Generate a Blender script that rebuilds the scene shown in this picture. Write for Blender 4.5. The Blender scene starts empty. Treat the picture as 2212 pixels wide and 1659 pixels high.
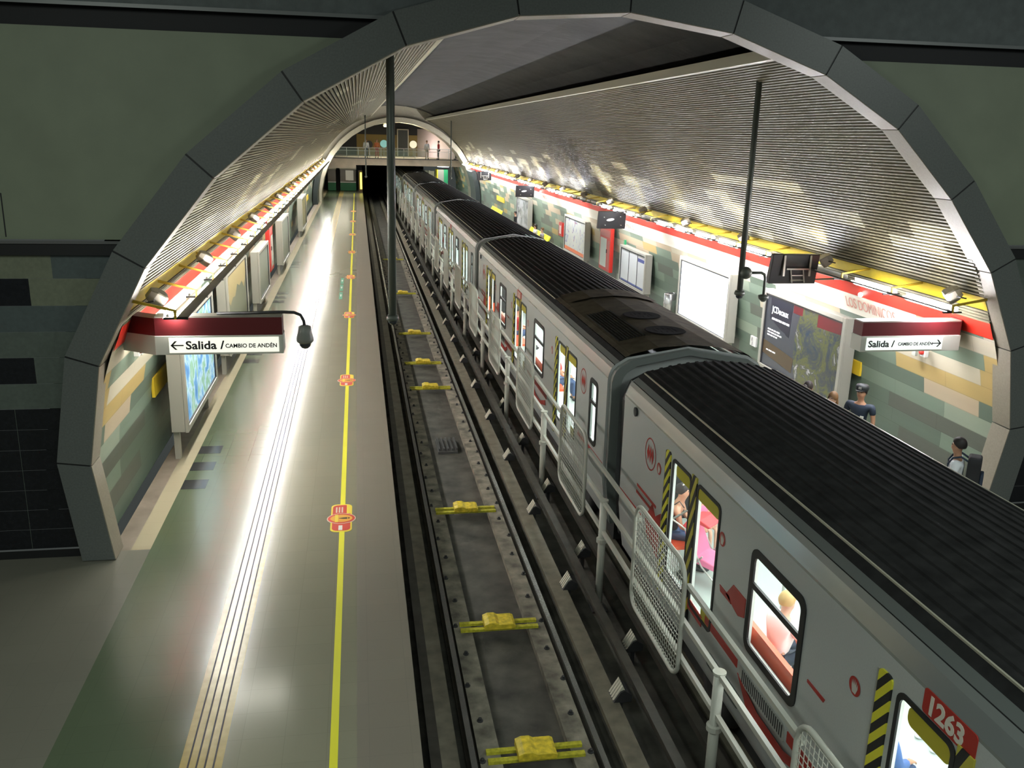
import bpy, math, random
from mathutils import Vector, Matrix
random.seed(7)
C = bpy.context.scene.collection
SC = bpy.context.scene
PI = math.pi
R = math.radians
# ------------------------------------------------------------------ camera, world, light, exposure
CAM = Vector((0.0, 0.0, 5.9))
F_PX = 1925.6
YAW, PITCH, ROLL = 0.17341868, 0.27077261, 0.02600908
fw = Vector((math.sin(YAW) * math.cos(PITCH), math.cos(YAW) * math.cos(PITCH), -math.sin(PITCH)))
r0 = Vector((math.cos(YAW), -math.sin(YAW), 0))
u0 = r0.cross(fw)
rt = r0 * math.cos(ROLL) + u0 * math.sin(ROLL)
up = -r0 * math.sin(ROLL) + u0 * math.cos(ROLL)
cd = bpy.data.cameras.new('camera')
cam = bpy.data.objects.new('camera', cd)
C.objects.link(cam)
cam.matrix_world = Matrix(((rt.x, up.x, -fw.x, CAM.x), (rt.y, up.y, -fw.y, CAM.y), (rt.z, up.z, -fw.z, CAM.z), (0, 0, 0, 1)))
cd.sensor_width = 36.0
cd.lens = 36.0 * F_PX / 2212.0
cd.clip_start = 0.1
cd.clip_end = 400
SC.camera = cam
w = bpy.data.worlds.new('world')
SC.world = w
w.use_nodes = True
w.node_tree.nodes['Background'].inputs[0].default_value = (0.75, 0.85, 0.8, 1)
w.node_tree.nodes['Background'].inputs[1].default_value = 0.03
SC.view_settings.view_transform = 'Standard'
SC.view_settings.look = 'None'
SC.view_settings.gamma = 1
SC.view_settings.use_curve_mapping = False
SC.view_settings.exposure = 1.05
try:
    SC.cycles.use_denoising = True
    SC.cycles.max_bounces = 6
    SC.cycles.diffuse_bounces = 4
    SC.cycles.glossy_bounces = 3
    SC.cycles.sample_clamp_indirect = 6
except Exception:
    pass
TUBE_E = 115.0      # fluorescent tubes
CAR_E = 11.5        # lamps inside the cars


def area(name, loc, rot, sx, sy, power, col):
    l = bpy.data.lights.new(name, 'AREA')
    l.shape = 'RECTANGLE'
    l.size = sx
    l.size_y = sy
    l.energy = power
    l.color = col
    o = bpy.data.objects.new(name, l)
    C.objects.link(o)
    o.location = loc
    o.rotation_euler = rot
    return o


# the hall's own ceiling lamps, above and behind the mezzanine the camera stands on
area('hall_ceiling_lamp', (3.5, -2.5, 9.2), (R(-14), 0, 0), 9, 2.5, 620, (0.86, 1.0, 0.93))
area('hall_ceiling_lamp', (-4.5, 5.0, 8.6), (R(10), R(-18), 0), 1.0, 4, 110, (0.9, 1.0, 0.9))
area('hall_ceiling_lamp', (10.5, 5.0, 8.6), (R(10), R(18), 0), 1.0, 4, 130, (0.9, 1.0, 0.95))


# ------------------------------------------------------------------ materials
MATS = {}


def pmat(name, col, rough=0.6, metal=0.0, em=0.0, emcol=None, jit=0.0, jscale=3.0, bump=0.0, bscale=60, alpha=1.0, spec=0.5):
    if name in MATS:
        return MATS[name]
    m = bpy.data.materials.new(name)
    m.use_nodes = True
    nt = m.node_tree
    b = nt.nodes['Principled BSDF']
    b.inputs['Base Color'].default_value = (*col, 1)
    b.inputs['Roughness'].default_value = rough
    b.inputs['Metallic'].default_value = metal
    b.inputs['Specular IOR Level'].default_value = spec
    if em:
        b.inputs['Emission Color'].default_value = (*(emcol or col), 1)
        b.inputs['Emission Strength'].default_value = em
    if alpha < 1:
        b.inputs['Alpha'].default_value = alpha
    if jit or bump:
        tc = nt.nodes.new('ShaderNodeNewGeometry')
        n = nt.nodes.new('ShaderNodeTexNoise')
        n.inputs['Scale'].default_value = jscale
        n.inputs['Detail'].default_value = 5
        nt.links.new(tc.outputs['Position'], n.inputs['Vector'])
        if jit:
            mr = nt.nodes.new('ShaderNodeMapRange')
            mr.inputs['From Min'].default_value = 0.3
            mr.inputs['From Max'].default_value = 0.7
            mr.inputs['To Min'].default_value = 1 - jit
            mr.inputs['To Max'].default_value = 1 + jit
            nt.links.new(n.outputs['Fac'], mr.inputs['Value'])
            mx = nt.nodes.new('ShaderNodeVectorMath')
            mx.operation = 'SCALE'
            mx.inputs[0].default_value = col
            nt.links.new(mr.outputs[0], mx.inputs['Scale'])
            nt.links.new(mx.outputs[0], b.inputs['Base Color'])
        if bump:
            n2 = nt.nodes.new('ShaderNodeTexNoise')
            n2.inputs['Scale'].default_value = bscale
            nt.links.new(tc.outputs['Position'], n2.inputs['Vector'])
            bp = nt.nodes.new('ShaderNodeBump')
            bp.inputs['Strength'].default_value = bump
            bp.inputs['Distance'].default_value = 0.02
            nt.links.new(n2.outputs['Fac'], bp.inputs['Height'])
            nt.links.new(bp.outputs[0], b.inputs['Normal'])
    MATS[name] = m
    return m


def math_node(nt, op, a, b=None, c=None):
    n = nt.nodes.new('ShaderNodeMath')
    n.operation = op
    for i, v in enumerate((a, b, c)):
        if v is None:
            continue
        if isinstance(v, (int, float)):
            n.inputs[i].default_value = v
        else:
            nt.links.new(v, n.inputs[i])
    return n.outputs[0]


def cell_mat(name, palette, cw, ch, rough=0.35, offset=0.37, joint=0.012, jointcol=0.6, bias=0.0, brows=10, use_uv=True, jit=0.06, spec=0.5):
    """rectangular slabs laid in courses; palette = list of (threshold, colour); bias shifts the palette with height"""
    m = bpy.data.materials.new(name)
    m.use_nodes = True
    nt = m.node_tree
    L = nt.links
    bs = nt.nodes['Principled BSDF']
    bs.inputs['Roughness'].default_value = rough
    bs.inputs['Specular IOR Level'].default_value = spec
    if use_uv:
        src = nt.nodes.new('ShaderNodeUVMap').outputs[0]
    else:
        src = nt.nodes.new('ShaderNodeNewGeometry').outputs['Position']
    sp = nt.nodes.new('ShaderNodeSeparateXYZ')
    L.new(src, sp.inputs[0])
    U, V = (sp.outputs[0], sp.outputs[1])
    row = math_node(nt, 'FLOOR', math_node(nt, 'DIVIDE', V, ch))
    wn0 = nt.nodes.new('ShaderNodeTexWhiteNoise')
    wn0.noise_dimensions = '1D'
    L.new(row, wn0.inputs['W'])
    uo = math_node(nt, 'ADD', math_node(nt, 'DIVIDE', U, cw), math_node(nt, 'MULTIPLY', wn0.outputs['Value'], offset * 3))
    col = math_node(nt, 'FLOOR', uo)
    cb = nt.nodes.new('ShaderNodeCombineXYZ')
    L.new(row, cb.inputs[0])
    L.new(col, cb.inputs[1])
    wn = nt.nodes.new('ShaderNodeTexWhiteNoise')
    wn.noise_dimensions = '2D'
    L.new(cb.outputs[0], wn.inputs['Vector'])
    val = wn.outputs['Value']
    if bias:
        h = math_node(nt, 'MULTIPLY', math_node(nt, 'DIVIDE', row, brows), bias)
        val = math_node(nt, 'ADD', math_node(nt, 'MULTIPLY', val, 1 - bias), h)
    cr = nt.nodes.new('ShaderNodeValToRGB')
    cr.color_ramp.interpolation = 'CONSTANT'
    els = cr.color_ramp.elements
    els[0].position = palette[0][0]
    els[0].color = (*palette[0][1], 1)
    els[1].position = palette[1][0]
    els[1].color = (*palette[1][1], 1)
    for t, c in palette[2:]:
        e = els.new(t)
        e.color = (*c, 1)
    L.new(val, cr.inputs[0])
    fv = math_node(nt, 'FRACT', math_node(nt, 'DIVIDE', V, ch))
    fu = math_node(nt, 'FRACT', uo)
    jv = math_node(nt, 'LESS_THAN', fv, joint / ch)
    ju = math_node(nt, 'LESS_THAN', fu, joint / cw)
    jm = math_node(nt, 'MAXIMUM', jv, ju)
    nz = nt.nodes.new('ShaderNodeTexNoise')
    nz.inputs['Scale'].default_value = 4
    nz.inputs['Detail'].default_value = 6
    mul = math_node(nt, 'MULTIPLY_ADD', nz.outputs['Fac'], jit * 4, 1 - jit * 2)
    mul = math_node(nt, 'MULTIPLY', mul, math_node(nt, 'MULTIPLY_ADD', jm, jointcol - 1, 1.0))
    vm = nt.nodes.new('ShaderNodeVectorMath')
    vm.operation = 'SCALE'
    L.new(cr.outputs[0], vm.inputs[0])
    L.new(mul, vm.inputs['Scale'])
    L.new(vm.outputs[0], bs.inputs['Base Color'])
    MATS[name] = m
    return m


def stripe_mat(name, c1, c2, period=0.2, ax='yz', slope=1.0, rough=0.5):
    m = bpy.data.materials.new(name)
    m.use_nodes = True
    nt = m.node_tree
    bs = nt.nodes['Principled BSDF']
    bs.inputs['Roughness'].default_value = rough
    g = nt.nodes.new('ShaderNodeNewGeometry')
    sp = nt.nodes.new('ShaderNodeSeparateXYZ')
    nt.links.new(g.outputs['Position'], sp.inputs[0])
    a = sp.outputs['XYZ'.index(ax[0].upper())]
    b = sp.outputs['XYZ'.index(ax[1].upper())]
    s = math_node(nt, 'MULTIPLY_ADD', a, slope, b)
    f = math_node(nt, 'FRACT', math_node(nt, 'DIVIDE', s, period))
    t = math_node(nt, 'LESS_THAN', f, 0.5)
    mx = nt.nodes.new('ShaderNodeMix')
    mx.data_type = 'RGBA'
    nt.links.new(t, mx.inputs[0])
    mx.inputs[6].default_value = (*c1, 1)
    mx.inputs[7].default_value = (*c2, 1)
    nt.links.new(mx.outputs[2], bs.inputs['Base Color'])
    MATS[name] = m
    return m


# ------------------------------------------------------------------ mesh builder
class MB:
    def __init__(s):
        s.v = []
        s.f = []
        s.mi = []
        s.uv = {}

    def face(s, pts, mi=0, uv=None):
        i = len(s.v)
        s.v += [tuple(p) for p in pts]
        s.f.append(tuple(range(i, i + len(pts))))
        s.mi.append(mi)
        if uv:
            s.uv[len(s.f) - 1] = uv
        return s

    def box(s, a, b, mi=0):
        x0, y0, z0 = [min(a[i], b[i]) for i in range(3)]
        x1, y1, z1 = [max(a[i], b[i]) for i in range(3)]
        i = len(s.v)
        s.v += [(x0, y0, z0), (x1, y0, z0), (x1, y1, z0), (x0, y1, z0), (x0, y0, z1), (x1, y0, z1), (x1, y1, z1), (x0, y1, z1)]
        for f in ((0, 3, 2, 1), (4, 5, 6, 7), (0, 1, 5, 4), (1, 2, 6, 5), (2, 3, 7, 6), (3, 0, 4, 7)):
            s.f.append(tuple(i + k for k in f))
            s.mi.append(mi)
        return s

    def prism(s, poly, axis, a, b, mi=0, caps=True):
        """poly = 2-D points in the two other axes (order: for y -> (x,z), x -> (y,z), z -> (x,y))"""
        def P(p, t):
            return {'x': (t, p[0], p[1]), 'y': (p[0], t, p[1]), 'z': (p[0], p[1], t)}[axis]
        n = len(poly)
        i = len(s.v)
        s.v += [P(p, a) for p in poly] + [P(p, b) for p in poly]
        for k in range(n):
            s.f.append((i + k, i + (k + 1) % n, i + n + (k + 1) % n, i + n + k))
            s.mi.append(mi)
        if caps:
            s.f.append(tuple(i + k for k in range(n))[::-1])
            s.f.append(tuple(i + n + k for k in range(n)))
            s.mi += [mi, mi]
        return s

    def sheet(s, line, axis, a, b, mi=0):
        """open profile swept along an axis"""
        def P(p, t):
            return {'x': (t, p[0], p[1]), 'y': (p[0], t, p[1]), 'z': (p[0], p[1], t)}[axis]
        n = len(line)
        i = len(s.v)
        s.v += [P(p, a) for p in line] + [P(p, b) for p in line]
        for k in range(n - 1):
            s.f.append((i + k, i + k + 1, i + n + k + 1, i + n + k))
            s.mi.append(mi)
        return s

    def tube(s, pts, r, n=8, mi=0, closed=False, r2=None):
        pts = [Vector(p) for p in pts]
        m = len(pts)
        rings = []
        for k, p in enumerate(pts):
            if closed:
                d = (pts[(k + 1) % m] - pts[k - 1]).normalized()
            elif k == 0:
                d = (pts[1] - p).normalized()
            elif k == m - 1:
                d = (p - pts[k - 1]).normalized()
            else:
                d = ((pts[k + 1] - p).normalized() + (p - pts[k - 1]).normalized()).normalized()
            a = d.cross(Vector((0.013, 0.02, 1)))
            if a.length < 0.1:
                a = d.cross(Vector((1, 0.01, 0)))
            a.normalize()
            b = d.cross(a).normalized()
            rr = r if r2 is None else r + (r2 - r) * k / (m - 1)
            i = len(s.v)
            s.v += [tuple(p + (a * math.cos(2 * PI * j / n) + b * math.sin(2 * PI * j / n)) * rr) for j in range(n)]
            rings.append(i)
        ks = range(m if closed else m - 1)
        for k in ks:
            i, j = rings[k], rings[(k + 1) % m]
            for q in range(n):
                s.f.append((i + q, i + (q + 1) % n, j + (q + 1) % n, j + q))
                s.mi.append(mi)
        if not closed:
            s.f.append(tuple(rings[0] + q for q in range(n))[::-1])
            s.f.append(tuple(rings[-1] + q for q in range(n)))
            s.mi += [mi, mi]
        return s

    def lathe(s, prof, c=(0, 0, 0), n=20, mi=0, axis='z'):
        i0 = len(s.v)
        for (r, h) in prof:
            for j in range(n):
                a = 2 * PI * j / n
                x, y = r * math.cos(a), r * math.sin(a)
                p = {'z': (x, y, h), 'x': (h, x, y), 'y': (x, h, y)}[axis]
                s.v.append((c[0] + p[0], c[1] + p[1], c[2] + p[2]))
        for k in range(len(prof) - 1):
            for j in range(n):
                s.f.append((i0 + k * n + j, i0 + k * n + (j + 1) % n, i0 + (k + 1) * n + (j + 1) % n, i0 + (k + 1) * n + j))
                s.mi.append(mi)
        s.f.append(tuple(i0 + j for j in range(n))[::-1])
        s.f.append(tuple(i0 + (len(prof) - 1) * n + j for j in range(n)))
        s.mi += [mi, mi]
        return s

    def ball(s, c, rx, ry=None, rz=None, n=12, m=8, mi=0):
        ry = ry or rx
        rz = rz or rx
        i0 = len(s.v)
        for k in range(m + 1):
            t = PI * k / m
            for j in range(n):
                a = 2 * PI * j / n
                s.v.append((c[0] + rx * math.sin(t) * math.cos(a), c[1] + ry * math.sin(t) * math.sin(a), c[2] + rz * math.cos(t)))
        for k in range(m):
            for j in range(n):
                s.f.append((i0 + k * n + j, i0 + (k + 1) * n + j, i0 + (k + 1) * n + (j + 1) % n, i0 + k * n + (j + 1) % n))
                s.mi.append(mi)
        return s

    def build(s, name, mats, parent=None, world=True, smooth=False, bevel=0.0, off=None):
        me = bpy.data.meshes.new(name)
        o3 = Vector((0, 0, 0))
        if parent is not None and world:
            p = parent
            while p is not None:
                o3 = o3 + Vector(p.location)
                p = p.parent
        if off is not None:
            o3 = Vector(off)
        vs = [(v[0] - o3.x, v[1] - o3.y, v[2] - o3.z) for v in s.v]
        me.from_pydata(vs, [], s.f)
        if not isinstance(mats, (list, tuple)):
            mats = [mats]
        for m in mats:
            me.materials.append(m)
        me.polygons.foreach_set('material_index', s.mi)
        if smooth:
            me.polygons.foreach_set('use_smooth', [True] * len(me.polygons))
        if s.uv:
            ul = me.uv_layers.new(name='UVMap')
            for fi, uv in s.uv.items():
                p = me.polygons[fi]
                for k, li in enumerate(p.loop_indices):
                    ul.data[li].uv = uv[k]
        me.update()
        me.validate()
        o = bpy.data.objects.new(name, me)
        C.objects.link(o)
        if parent is not None:
            o.parent = parent
        if off is not None:
            o.location = off
        if bevel:
            bv = o.modifiers.new('bevel', 'BEVEL')
            bv.width = bevel
            bv.segments = 2
            bv.limit_method = 'ANGLE'
        return o


def tag(o, label, cat, group=None, kind=None):
    o['label'] = label
    o['category'] = cat
    if group:
        o['group'] = group
    if kind:
        o['kind'] = kind
    return o


def thing(name, label, cat, loc=(0, 0, 0), rz=0.0, group=None):
    o = bpy.data.objects.new(name, None)
    C.objects.link(o)
    o.location = loc
    o.rotation_euler = (0, 0, rz)
    o.empty_display_size = 0.2
    return tag(o, label, cat, group)


def struct(name, mb, m, parent=None, **k):
    o = mb.build(name, m, parent, **k)
    o['kind'] = 'structure'
    return o


KIDS = {}


def copy_tree(o, loc=None, parent=None):
    c = o.copy()
    C.objects.link(c)
    if parent is not None:
        c.parent = parent
    if loc is not None:
        c.location = loc
    for ch in list(o.children):
        copy_tree(ch, None, c)
    return c


def text(name, s, size, m, origin, xdir, updir, parent, depth=0.002, align='LEFT', shear=0.0, bold=0.0, sx=1.0):
    cu = bpy.data.curves.new(name, 'FONT')
    cu.body = s
    cu.size = size
    cu.extrude = depth
    cu.align_x = align
    cu.shear = shear
    cu.offset = bold
    cu.resolution_u = 3
    t = bpy.data.objects.new(name, cu)
    C.objects.link(t)
    bpy.context.view_layer.update()
    dg = bpy.context.evaluated_depsgraph_get()
    me = bpy.data.meshes.new_from_object(t.evaluated_get(dg))
    bpy.data.objects.remove(t)
    me.transform(Matrix.Diagonal((sx, 1, 1, 1)))
    x = Vector(xdir).normalized()
    y = Vector(updir).normalized()
    z = x.cross(y)
    M = Matrix(((x.x, y.x, z.x, origin[0]), (x.y, y.y, z.y, origin[1]), (x.z, y.z, z.z, origin[2]), (0, 0, 0, 1)))
    me.transform(M)
    if parent is not None:
        p = parent
        o3 = Vector((0, 0, 0))
        while p is not None:
            o3 = o3 + Vector(p.location)
            p = p.parent
        me.transform(Matrix.Translation(-o3))
    me.materials.clear()
    me.materials.append(m)
    o = bpy.data.objects.new(name, me)
    C.objects.link(o)
    if parent is not None:
        o.parent = parent
    return o


ORD = ['first', 'second', 'third', 'fourth', 'fifth', 'sixth', 'seventh', 'eighth', 'ninth', 'tenth', 'eleventh', 'twelfth', 'thirteenth', 'fourteenth', 'fifteenth', 'sixteenth', 'seventeenth', 'eighteenth', 'nineteenth', 'twentieth']
TENS = {2: 'twenty', 3: 'thirty', 4: 'forty', 5: 'fifty'}


def ordw(k):          # k from 0
    if k < 20:
        return ORD[k]
    n = k + 1
    if n % 10 == 0:
        return {3: 'thirtieth', 4: 'fortieth', 5: 'fiftieth'}[n // 10]
    return TENS[n // 10] + '-' + ORD[n % 10 - 1]


def rrect(x0, y0, x1, y1, r, n=4):
    pts = []
    for cx, cy, a0 in ((x1 - r, y1 - r, 0), (x0 + r, y1 - r, 90), (x0 + r, y0 + r, 180), (x1 - r, y0 + r, 270)):
        for k in range(n + 1):
            a = R(a0 + 90 * k / n)
            pts.append((cx + r * math.cos(a), cy + r * math.sin(a)))
    return pts


# ------------------------------------------------------------------ palette
black = pmat('black_rubber', (0.012, 0.012, 0.013), 0.5)
dark = pmat('dark_metal', (0.03, 0.03, 0.032), 0.45)
silver = pmat('brushed_aluminium', (0.42, 0.42, 0.39), 0.35, 0.5)
white = pmat('white_paint', (0.78, 0.78, 0.74), 0.4)
offwhite = pmat('off_white_metal', (0.62, 0.62, 0.58), 0.4)
red = pmat('red_paint', (0.55, 0.03, 0.02), 0.4)
darkred = pmat('dark_red_panel', (0.10, 0.008, 0.010), 0.45)
yellow = pmat('yellow_paint', (0.78, 0.62, 0.02), 0.45, jit=0.15)
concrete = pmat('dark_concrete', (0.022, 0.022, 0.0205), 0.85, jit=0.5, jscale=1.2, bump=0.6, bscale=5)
cream = pmat('cream_panel', (0.50, 0.47, 0.36), 0.4)
tubemat = pmat('lit_fluorescent_tube', (1, 1, 1), 0.5, em=TUBE_E, emcol=(1.0, 0.985, 0.93))
tubeoff = pmat('unlit_tube', (0.6, 0.6, 0.62), 0.4)
tubeblue = pmat('cool_fluorescent_tube', (1, 1, 1), 0.5, em=TUBE_E, emcol=(0.93, 0.93, 1.0))

# ------------------------------------------------------------------ tunnel shell
CX, CZ = 3.35, 0.49
RT = 7.12
Y0, Y1 = 12.5, 82.0


def circ(a, r=RT):
    return (CX + r * math.cos(R(a)), CZ + r * math.sin(R(a)))


def cyl_sheet(a0, a1, r, ya, yb, n, mi=0, ny=1):
    """curved wall with UV = (y, arc length from the floor)"""
    mb = MB()
    base = -4.0 if a0 < 90 else 184.0
    for k in range(n):
        b0 = a0 + (a1 - a0) * k / n
        b1 = a0 + (a1 - a0) * (k + 1) / n
        p0, p1 = circ(b0, r), circ(b1, r)
        v0, v1 = abs(b0 - base) * PI / 180 * r, abs(b1 - base) * PI / 180 * r
        mb.face([(p0[0], ya, p0[1]), (p0[0], yb, p0[1]), (p1[0], yb, p1[1]), (p1[0], ya, p1[1])], mi,
                [(ya, v0), (yb, v0), (yb, v1), (ya, v1)])
    return mb


G0 = (0.100, 0.112, 0.088)
G1 = (0.112, 0.155, 0.115)
G2 = (0.175, 0.235, 0.175)
G3 = (0.27, 0.32, 0.24)
CR = (0.46, 0.37, 0.25)
TA = (0.44, 0.32, 0.12)
CR2 = (0.52, 0.47, 0.35)
tilewall = cell_mat('wall_slabs', [(0.0, G0), (0.12, G1), (0.22, G0), (0.33, G2), (0.44, G1), (0.52, G3), (0.57, TA), (0.61, G2), (0.66, CR), (0.73, CR2), (0.80, TA), (0.84, CR2)],
                    1.55, 0.295, 0.42, bias=0.5, brows=10.0, jointcol=0.75, joint=0.01)
struct('wall_left', cyl_sheet(184.0, 158.6, RT, Y0, 98, 12), tilewall)
struct('wall_right', cyl_sheet(-4.0, 20.4, RT, Y0, 98, 12), tilewall)
whiteband = pmat('glare_whitened_band', (0.80, 0.77, 0.66), 0.4)  # wall tiles below the red band painted white to imitate blown-out lamp light
struct('trim_21', cyl_sheet(162.6, 159.6, RT - 0.012, 14.6, Y1, 2), whiteband)
struct('trim_22', cyl_sheet(16.6, 20.3, RT - 0.012, 14.6, Y1, 2), whiteband)
# red fascia bands, pale ledge, yellow bands
redband = pmat('red_band', (0.72, 0.035, 0.02), 0.4)
yelband = pmat('yellow_band', (0.50, 0.37, 0.008), 0.45, jit=0.1)
struct('trim_1', cyl_sheet(159.7, 156.8, RT - 0.02, Y0, Y1, 1), redband)
struct('trim_2', cyl_sheet(20.2, 22.5, RT - 0.02, Y0, Y1, 1), redband)
for nm, a0, a1 in (('trim_3', 156.8, 155.2), ('trim_4', 22.5, 24.3)):
    mb = MB()
    n = 4
    for k in range(n):
        b0 = a0 + (a1 - a0) * k / n
        b1 = a0 + (a1 - a0) * (k + 0.7) / n
        b2 = a0 + (a1 - a0) * (k + 1) / n
        mb.sheet([circ(b0, RT + .03), circ(b0, RT - .02), circ(b1, RT - .02), circ(b1, RT + .03), circ(b2, RT + .03)], 'y', Y0, Y1)
    struct(nm, mb, pmat('ledge_strips', (0.17, 0.155, 0.10), 0.45))
struct('trim_5', cyl_sheet(155.2, 152.8, RT - 0.01, Y0, Y1, 2), yelband)
struct('trim_6', cyl_sheet(24.3, 26.2, RT - 0.01, Y0, Y1, 2), yelband)


# ribbed cladding: slats running the length of the tunnel
def ribs(a0, a1, n):
    mb = MB()
    base = -4.0 if a0 < 90 else 184.0
    rb = RT + 0.028
    for k in range(n):
        b = [a0 + (a1 - a0) * (k + t) / n for t in (0, 0.14, 0.62, 0.74, 1.0)]
        rr = [rb, RT - 0.005, RT - 0.005, rb, rb]
        pts = [circ(b[i], rr[i]) for i in range(5)]
        vs = [abs(x - base) * PI / 180 * RT for x in b]
        for i in range(4):
            p, q = pts[i], pts[i + 1]
            mb.face([(p[0], Y0, p[1]), (p[0], Y1, p[1]), (q[0], Y1, q[1]), (q[0], Y0, q[1])], 1 if i == 3 else 0,
                    [(Y0, vs[1]), (Y1, vs[1]), (Y1, vs[1]), (Y0, vs[1])])
    return mb


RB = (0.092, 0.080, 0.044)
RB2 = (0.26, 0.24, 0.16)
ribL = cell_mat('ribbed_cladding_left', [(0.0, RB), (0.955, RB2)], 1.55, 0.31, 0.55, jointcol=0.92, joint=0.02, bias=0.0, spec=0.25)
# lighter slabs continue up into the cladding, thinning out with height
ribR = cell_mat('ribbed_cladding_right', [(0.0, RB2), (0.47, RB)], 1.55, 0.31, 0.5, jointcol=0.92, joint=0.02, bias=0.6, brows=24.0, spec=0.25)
ribgap = pmat('cladding_gap', (0.05, 0.045, 0.03), 0.8)
struct('trim_7', ribs(152.8, 107.0, 80), [ribL, ribgap])
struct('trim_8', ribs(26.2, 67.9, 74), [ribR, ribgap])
# bright edge angle at the top of each cladding
for nm, a in (('trim_9', 107.0), ('trim_10', 67.9)):
    mb = MB()
    p, q = circ(a, RT - 0.03), circ(a, RT + 0.16)
    d = 0.35 if a < 90 else -0.35
    p2, q2 = circ(a + d, RT - 0.03), circ(a + d, RT + 0.16)
    mb.prism([p, q, q2, p2], 'y', Y0, Y1)
    struct(nm, mb, cream)
# rough concrete vault above the cladding
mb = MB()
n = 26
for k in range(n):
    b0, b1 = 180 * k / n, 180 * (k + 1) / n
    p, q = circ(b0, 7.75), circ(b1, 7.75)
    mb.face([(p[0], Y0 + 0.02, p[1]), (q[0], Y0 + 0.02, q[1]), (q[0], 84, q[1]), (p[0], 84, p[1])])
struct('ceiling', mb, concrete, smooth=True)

# arch ring at the mouth of the tunnel (polygonal, flat stone segments)
IN = [(-3.48, 0.0), (-3.67, 1.42), (-3.44, 2.82), (-2.76, 4.13), (-1.83, 5.29), (-0.67, 6.27), (0.65, 6.99), (2.11, 7.41), (3.59, 7.52), (5.05, 7.32), (6.46, 6.84), (7.67, 6.14), (8.69, 5.16), (9.55, 4.07), (10.13, 2.83), (10.37, 1.52), (10.12, 0.0)]
RINGY = 12.2


def ring(name, inner, wid, y, depth, m1, gap=0.012):
    mb = MB()
    out = []
    for p in inner:
        d = Vector((p[0] - CX, p[1] - CZ))
        d.normalize()
        out.append((p[0] + d.x * wid, max(p[1] + d.y * wid, 0.0)))
    for k in range(len(inner) - 1):
        a, b, c, d = inner[k], inner[k + 1], out[k + 1], out[k]
        def mixp(p, q, t):
            return (p[0] + (q[0] - p[0]) * t, p[1] + (q[1] - p[1]) * t)
        L = math.dist(a, b)
        t = gap / L
        poly = [mixp(a, b, t), mixp(a, b, 1 - t), mixp(d, c, 1 - t), mixp(d, c, t)]
        mb.prism(poly, 'y', y, y + depth, 0)
        # dark joint bed
    for k in range(1, len(inner) - 1):
        a, d = inner[k], out[k]
        e = Vector((d[0] - a[0], d[1] - a[1])).normalized()
        nrm = Vector((-e.y, e.x)) * gap * 1.3
        a2 = (a[0] + e.x * 0.012, a[1] + e.y * 0.012)
        mb.prism([(a2[0] - nrm.x, a2[1] - nrm.y), (a2[0] + nrm.x, a2[1] + nrm.y), (d[0] + nrm.x, d[1] + nrm.y), (d[0] - nrm.x, d[1] - nrm.y)], 'y', y + 0.012, y + depth - 0.012, 1)
    return struct(name, mb, [m1, black])


stone = pmat('grey_stone', (0.115, 0.125, 0.118), 0.45, jit=0.12, jscale=40)
stone_light = pmat('beige_stone', (0.27, 0.24, 0.185), 0.5, jit=0.08, jscale=30)
ringo = ring('trim_11', IN, 0.43, RINGY, 0.4, stone)
# its soffit is faced in lighter stone
mb = MB()
for k in range(len(IN) - 1):
    a, b = IN[k], IN[k + 1]
    t = 0.01 / math.dist(a, b)
    a, b = (a[0] + (b[0] - a[0]) * t, a[1] + (b[1] - a[1]) * t), (b[0] + (a[0] - b[0]) * t, b[1] + (a[1] - b[1]) * t)
    d = Vector((CX - (a[0] + b[0]) / 2, CZ - (a[1] + b[1]) / 2)).normalized() * 0.012
    mb.prism([a, b, (b[0] + d.x, b[1] + d.y), (a[0] + d.x, a[1] + d.y)], 'y', RINGY + 0.004, RINGY + 0.42)
struct('trim_12', mb, stone_light)

# hall wall around the mouth, in courses of slabs
WY = 12.42
GA = (0.115, 0.135, 0.115)
rowsL = [  # z0, z1, [(x limit, colour)...] from the ring outwards
    (3.96, 4.27, [(-3.95, 'b'), (-9, 'c')]), (3.6, 3.96, [(-4.25, 'c'), (-9, 'k')]), (3.25, 3.6, [(-9, 'b')]), (2.9, 3.25, [(-9, 'a')]),
    (2.54, 2.9, [(-4.3, 'a'), (-9, 'k')]), (2.19, 2.54, [(-9, 'a')])]
wm = {'a': 0, 'b': 1, 'c': 2, 'k': 3}
wmats = [pmat('grey_green_slab', (0.105, 0.125, 0.108), 0.4, jit=0.1, jscale=20), pmat('blue_grey_slab', (0.085, 0.105, 0.105), 0.4, jit=0.1, jscale=20),
         pmat('pale_slab', (0.17, 0.185, 0.13), 0.4, jit=0.1, jscale=20), pmat('black_slab', (0.012, 0.013, 0.016), 0.25, jit=0.2, jscale=20)]


def xring(z, side, rr=7.28):
    d = math.sqrt(max(rr * rr - (z - CZ) ** 2, 0))
    return CX - d if side < 0 else CX + d


def wall_strip(mb, z0, z1, side, x_out, mi, x_in=None, y=WY):
    n = max(1, int((z1 - z0) / 0.2))
    for k in range(n):
        a, b = z0 + (z1 - z0) * k / n, z0 + (z1 - z0) * (k + 1) / n
        xa = xring(a, side) if x_in is None else x_in
        xb = xring(b, side) if x_in is None else x_in
        pts = [(xa, y, a), (x_out, y, a), (x_out, y, b), (xb, y, b)]
        mb.face(pts if side > 0 else pts[::-1], mi)


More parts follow.
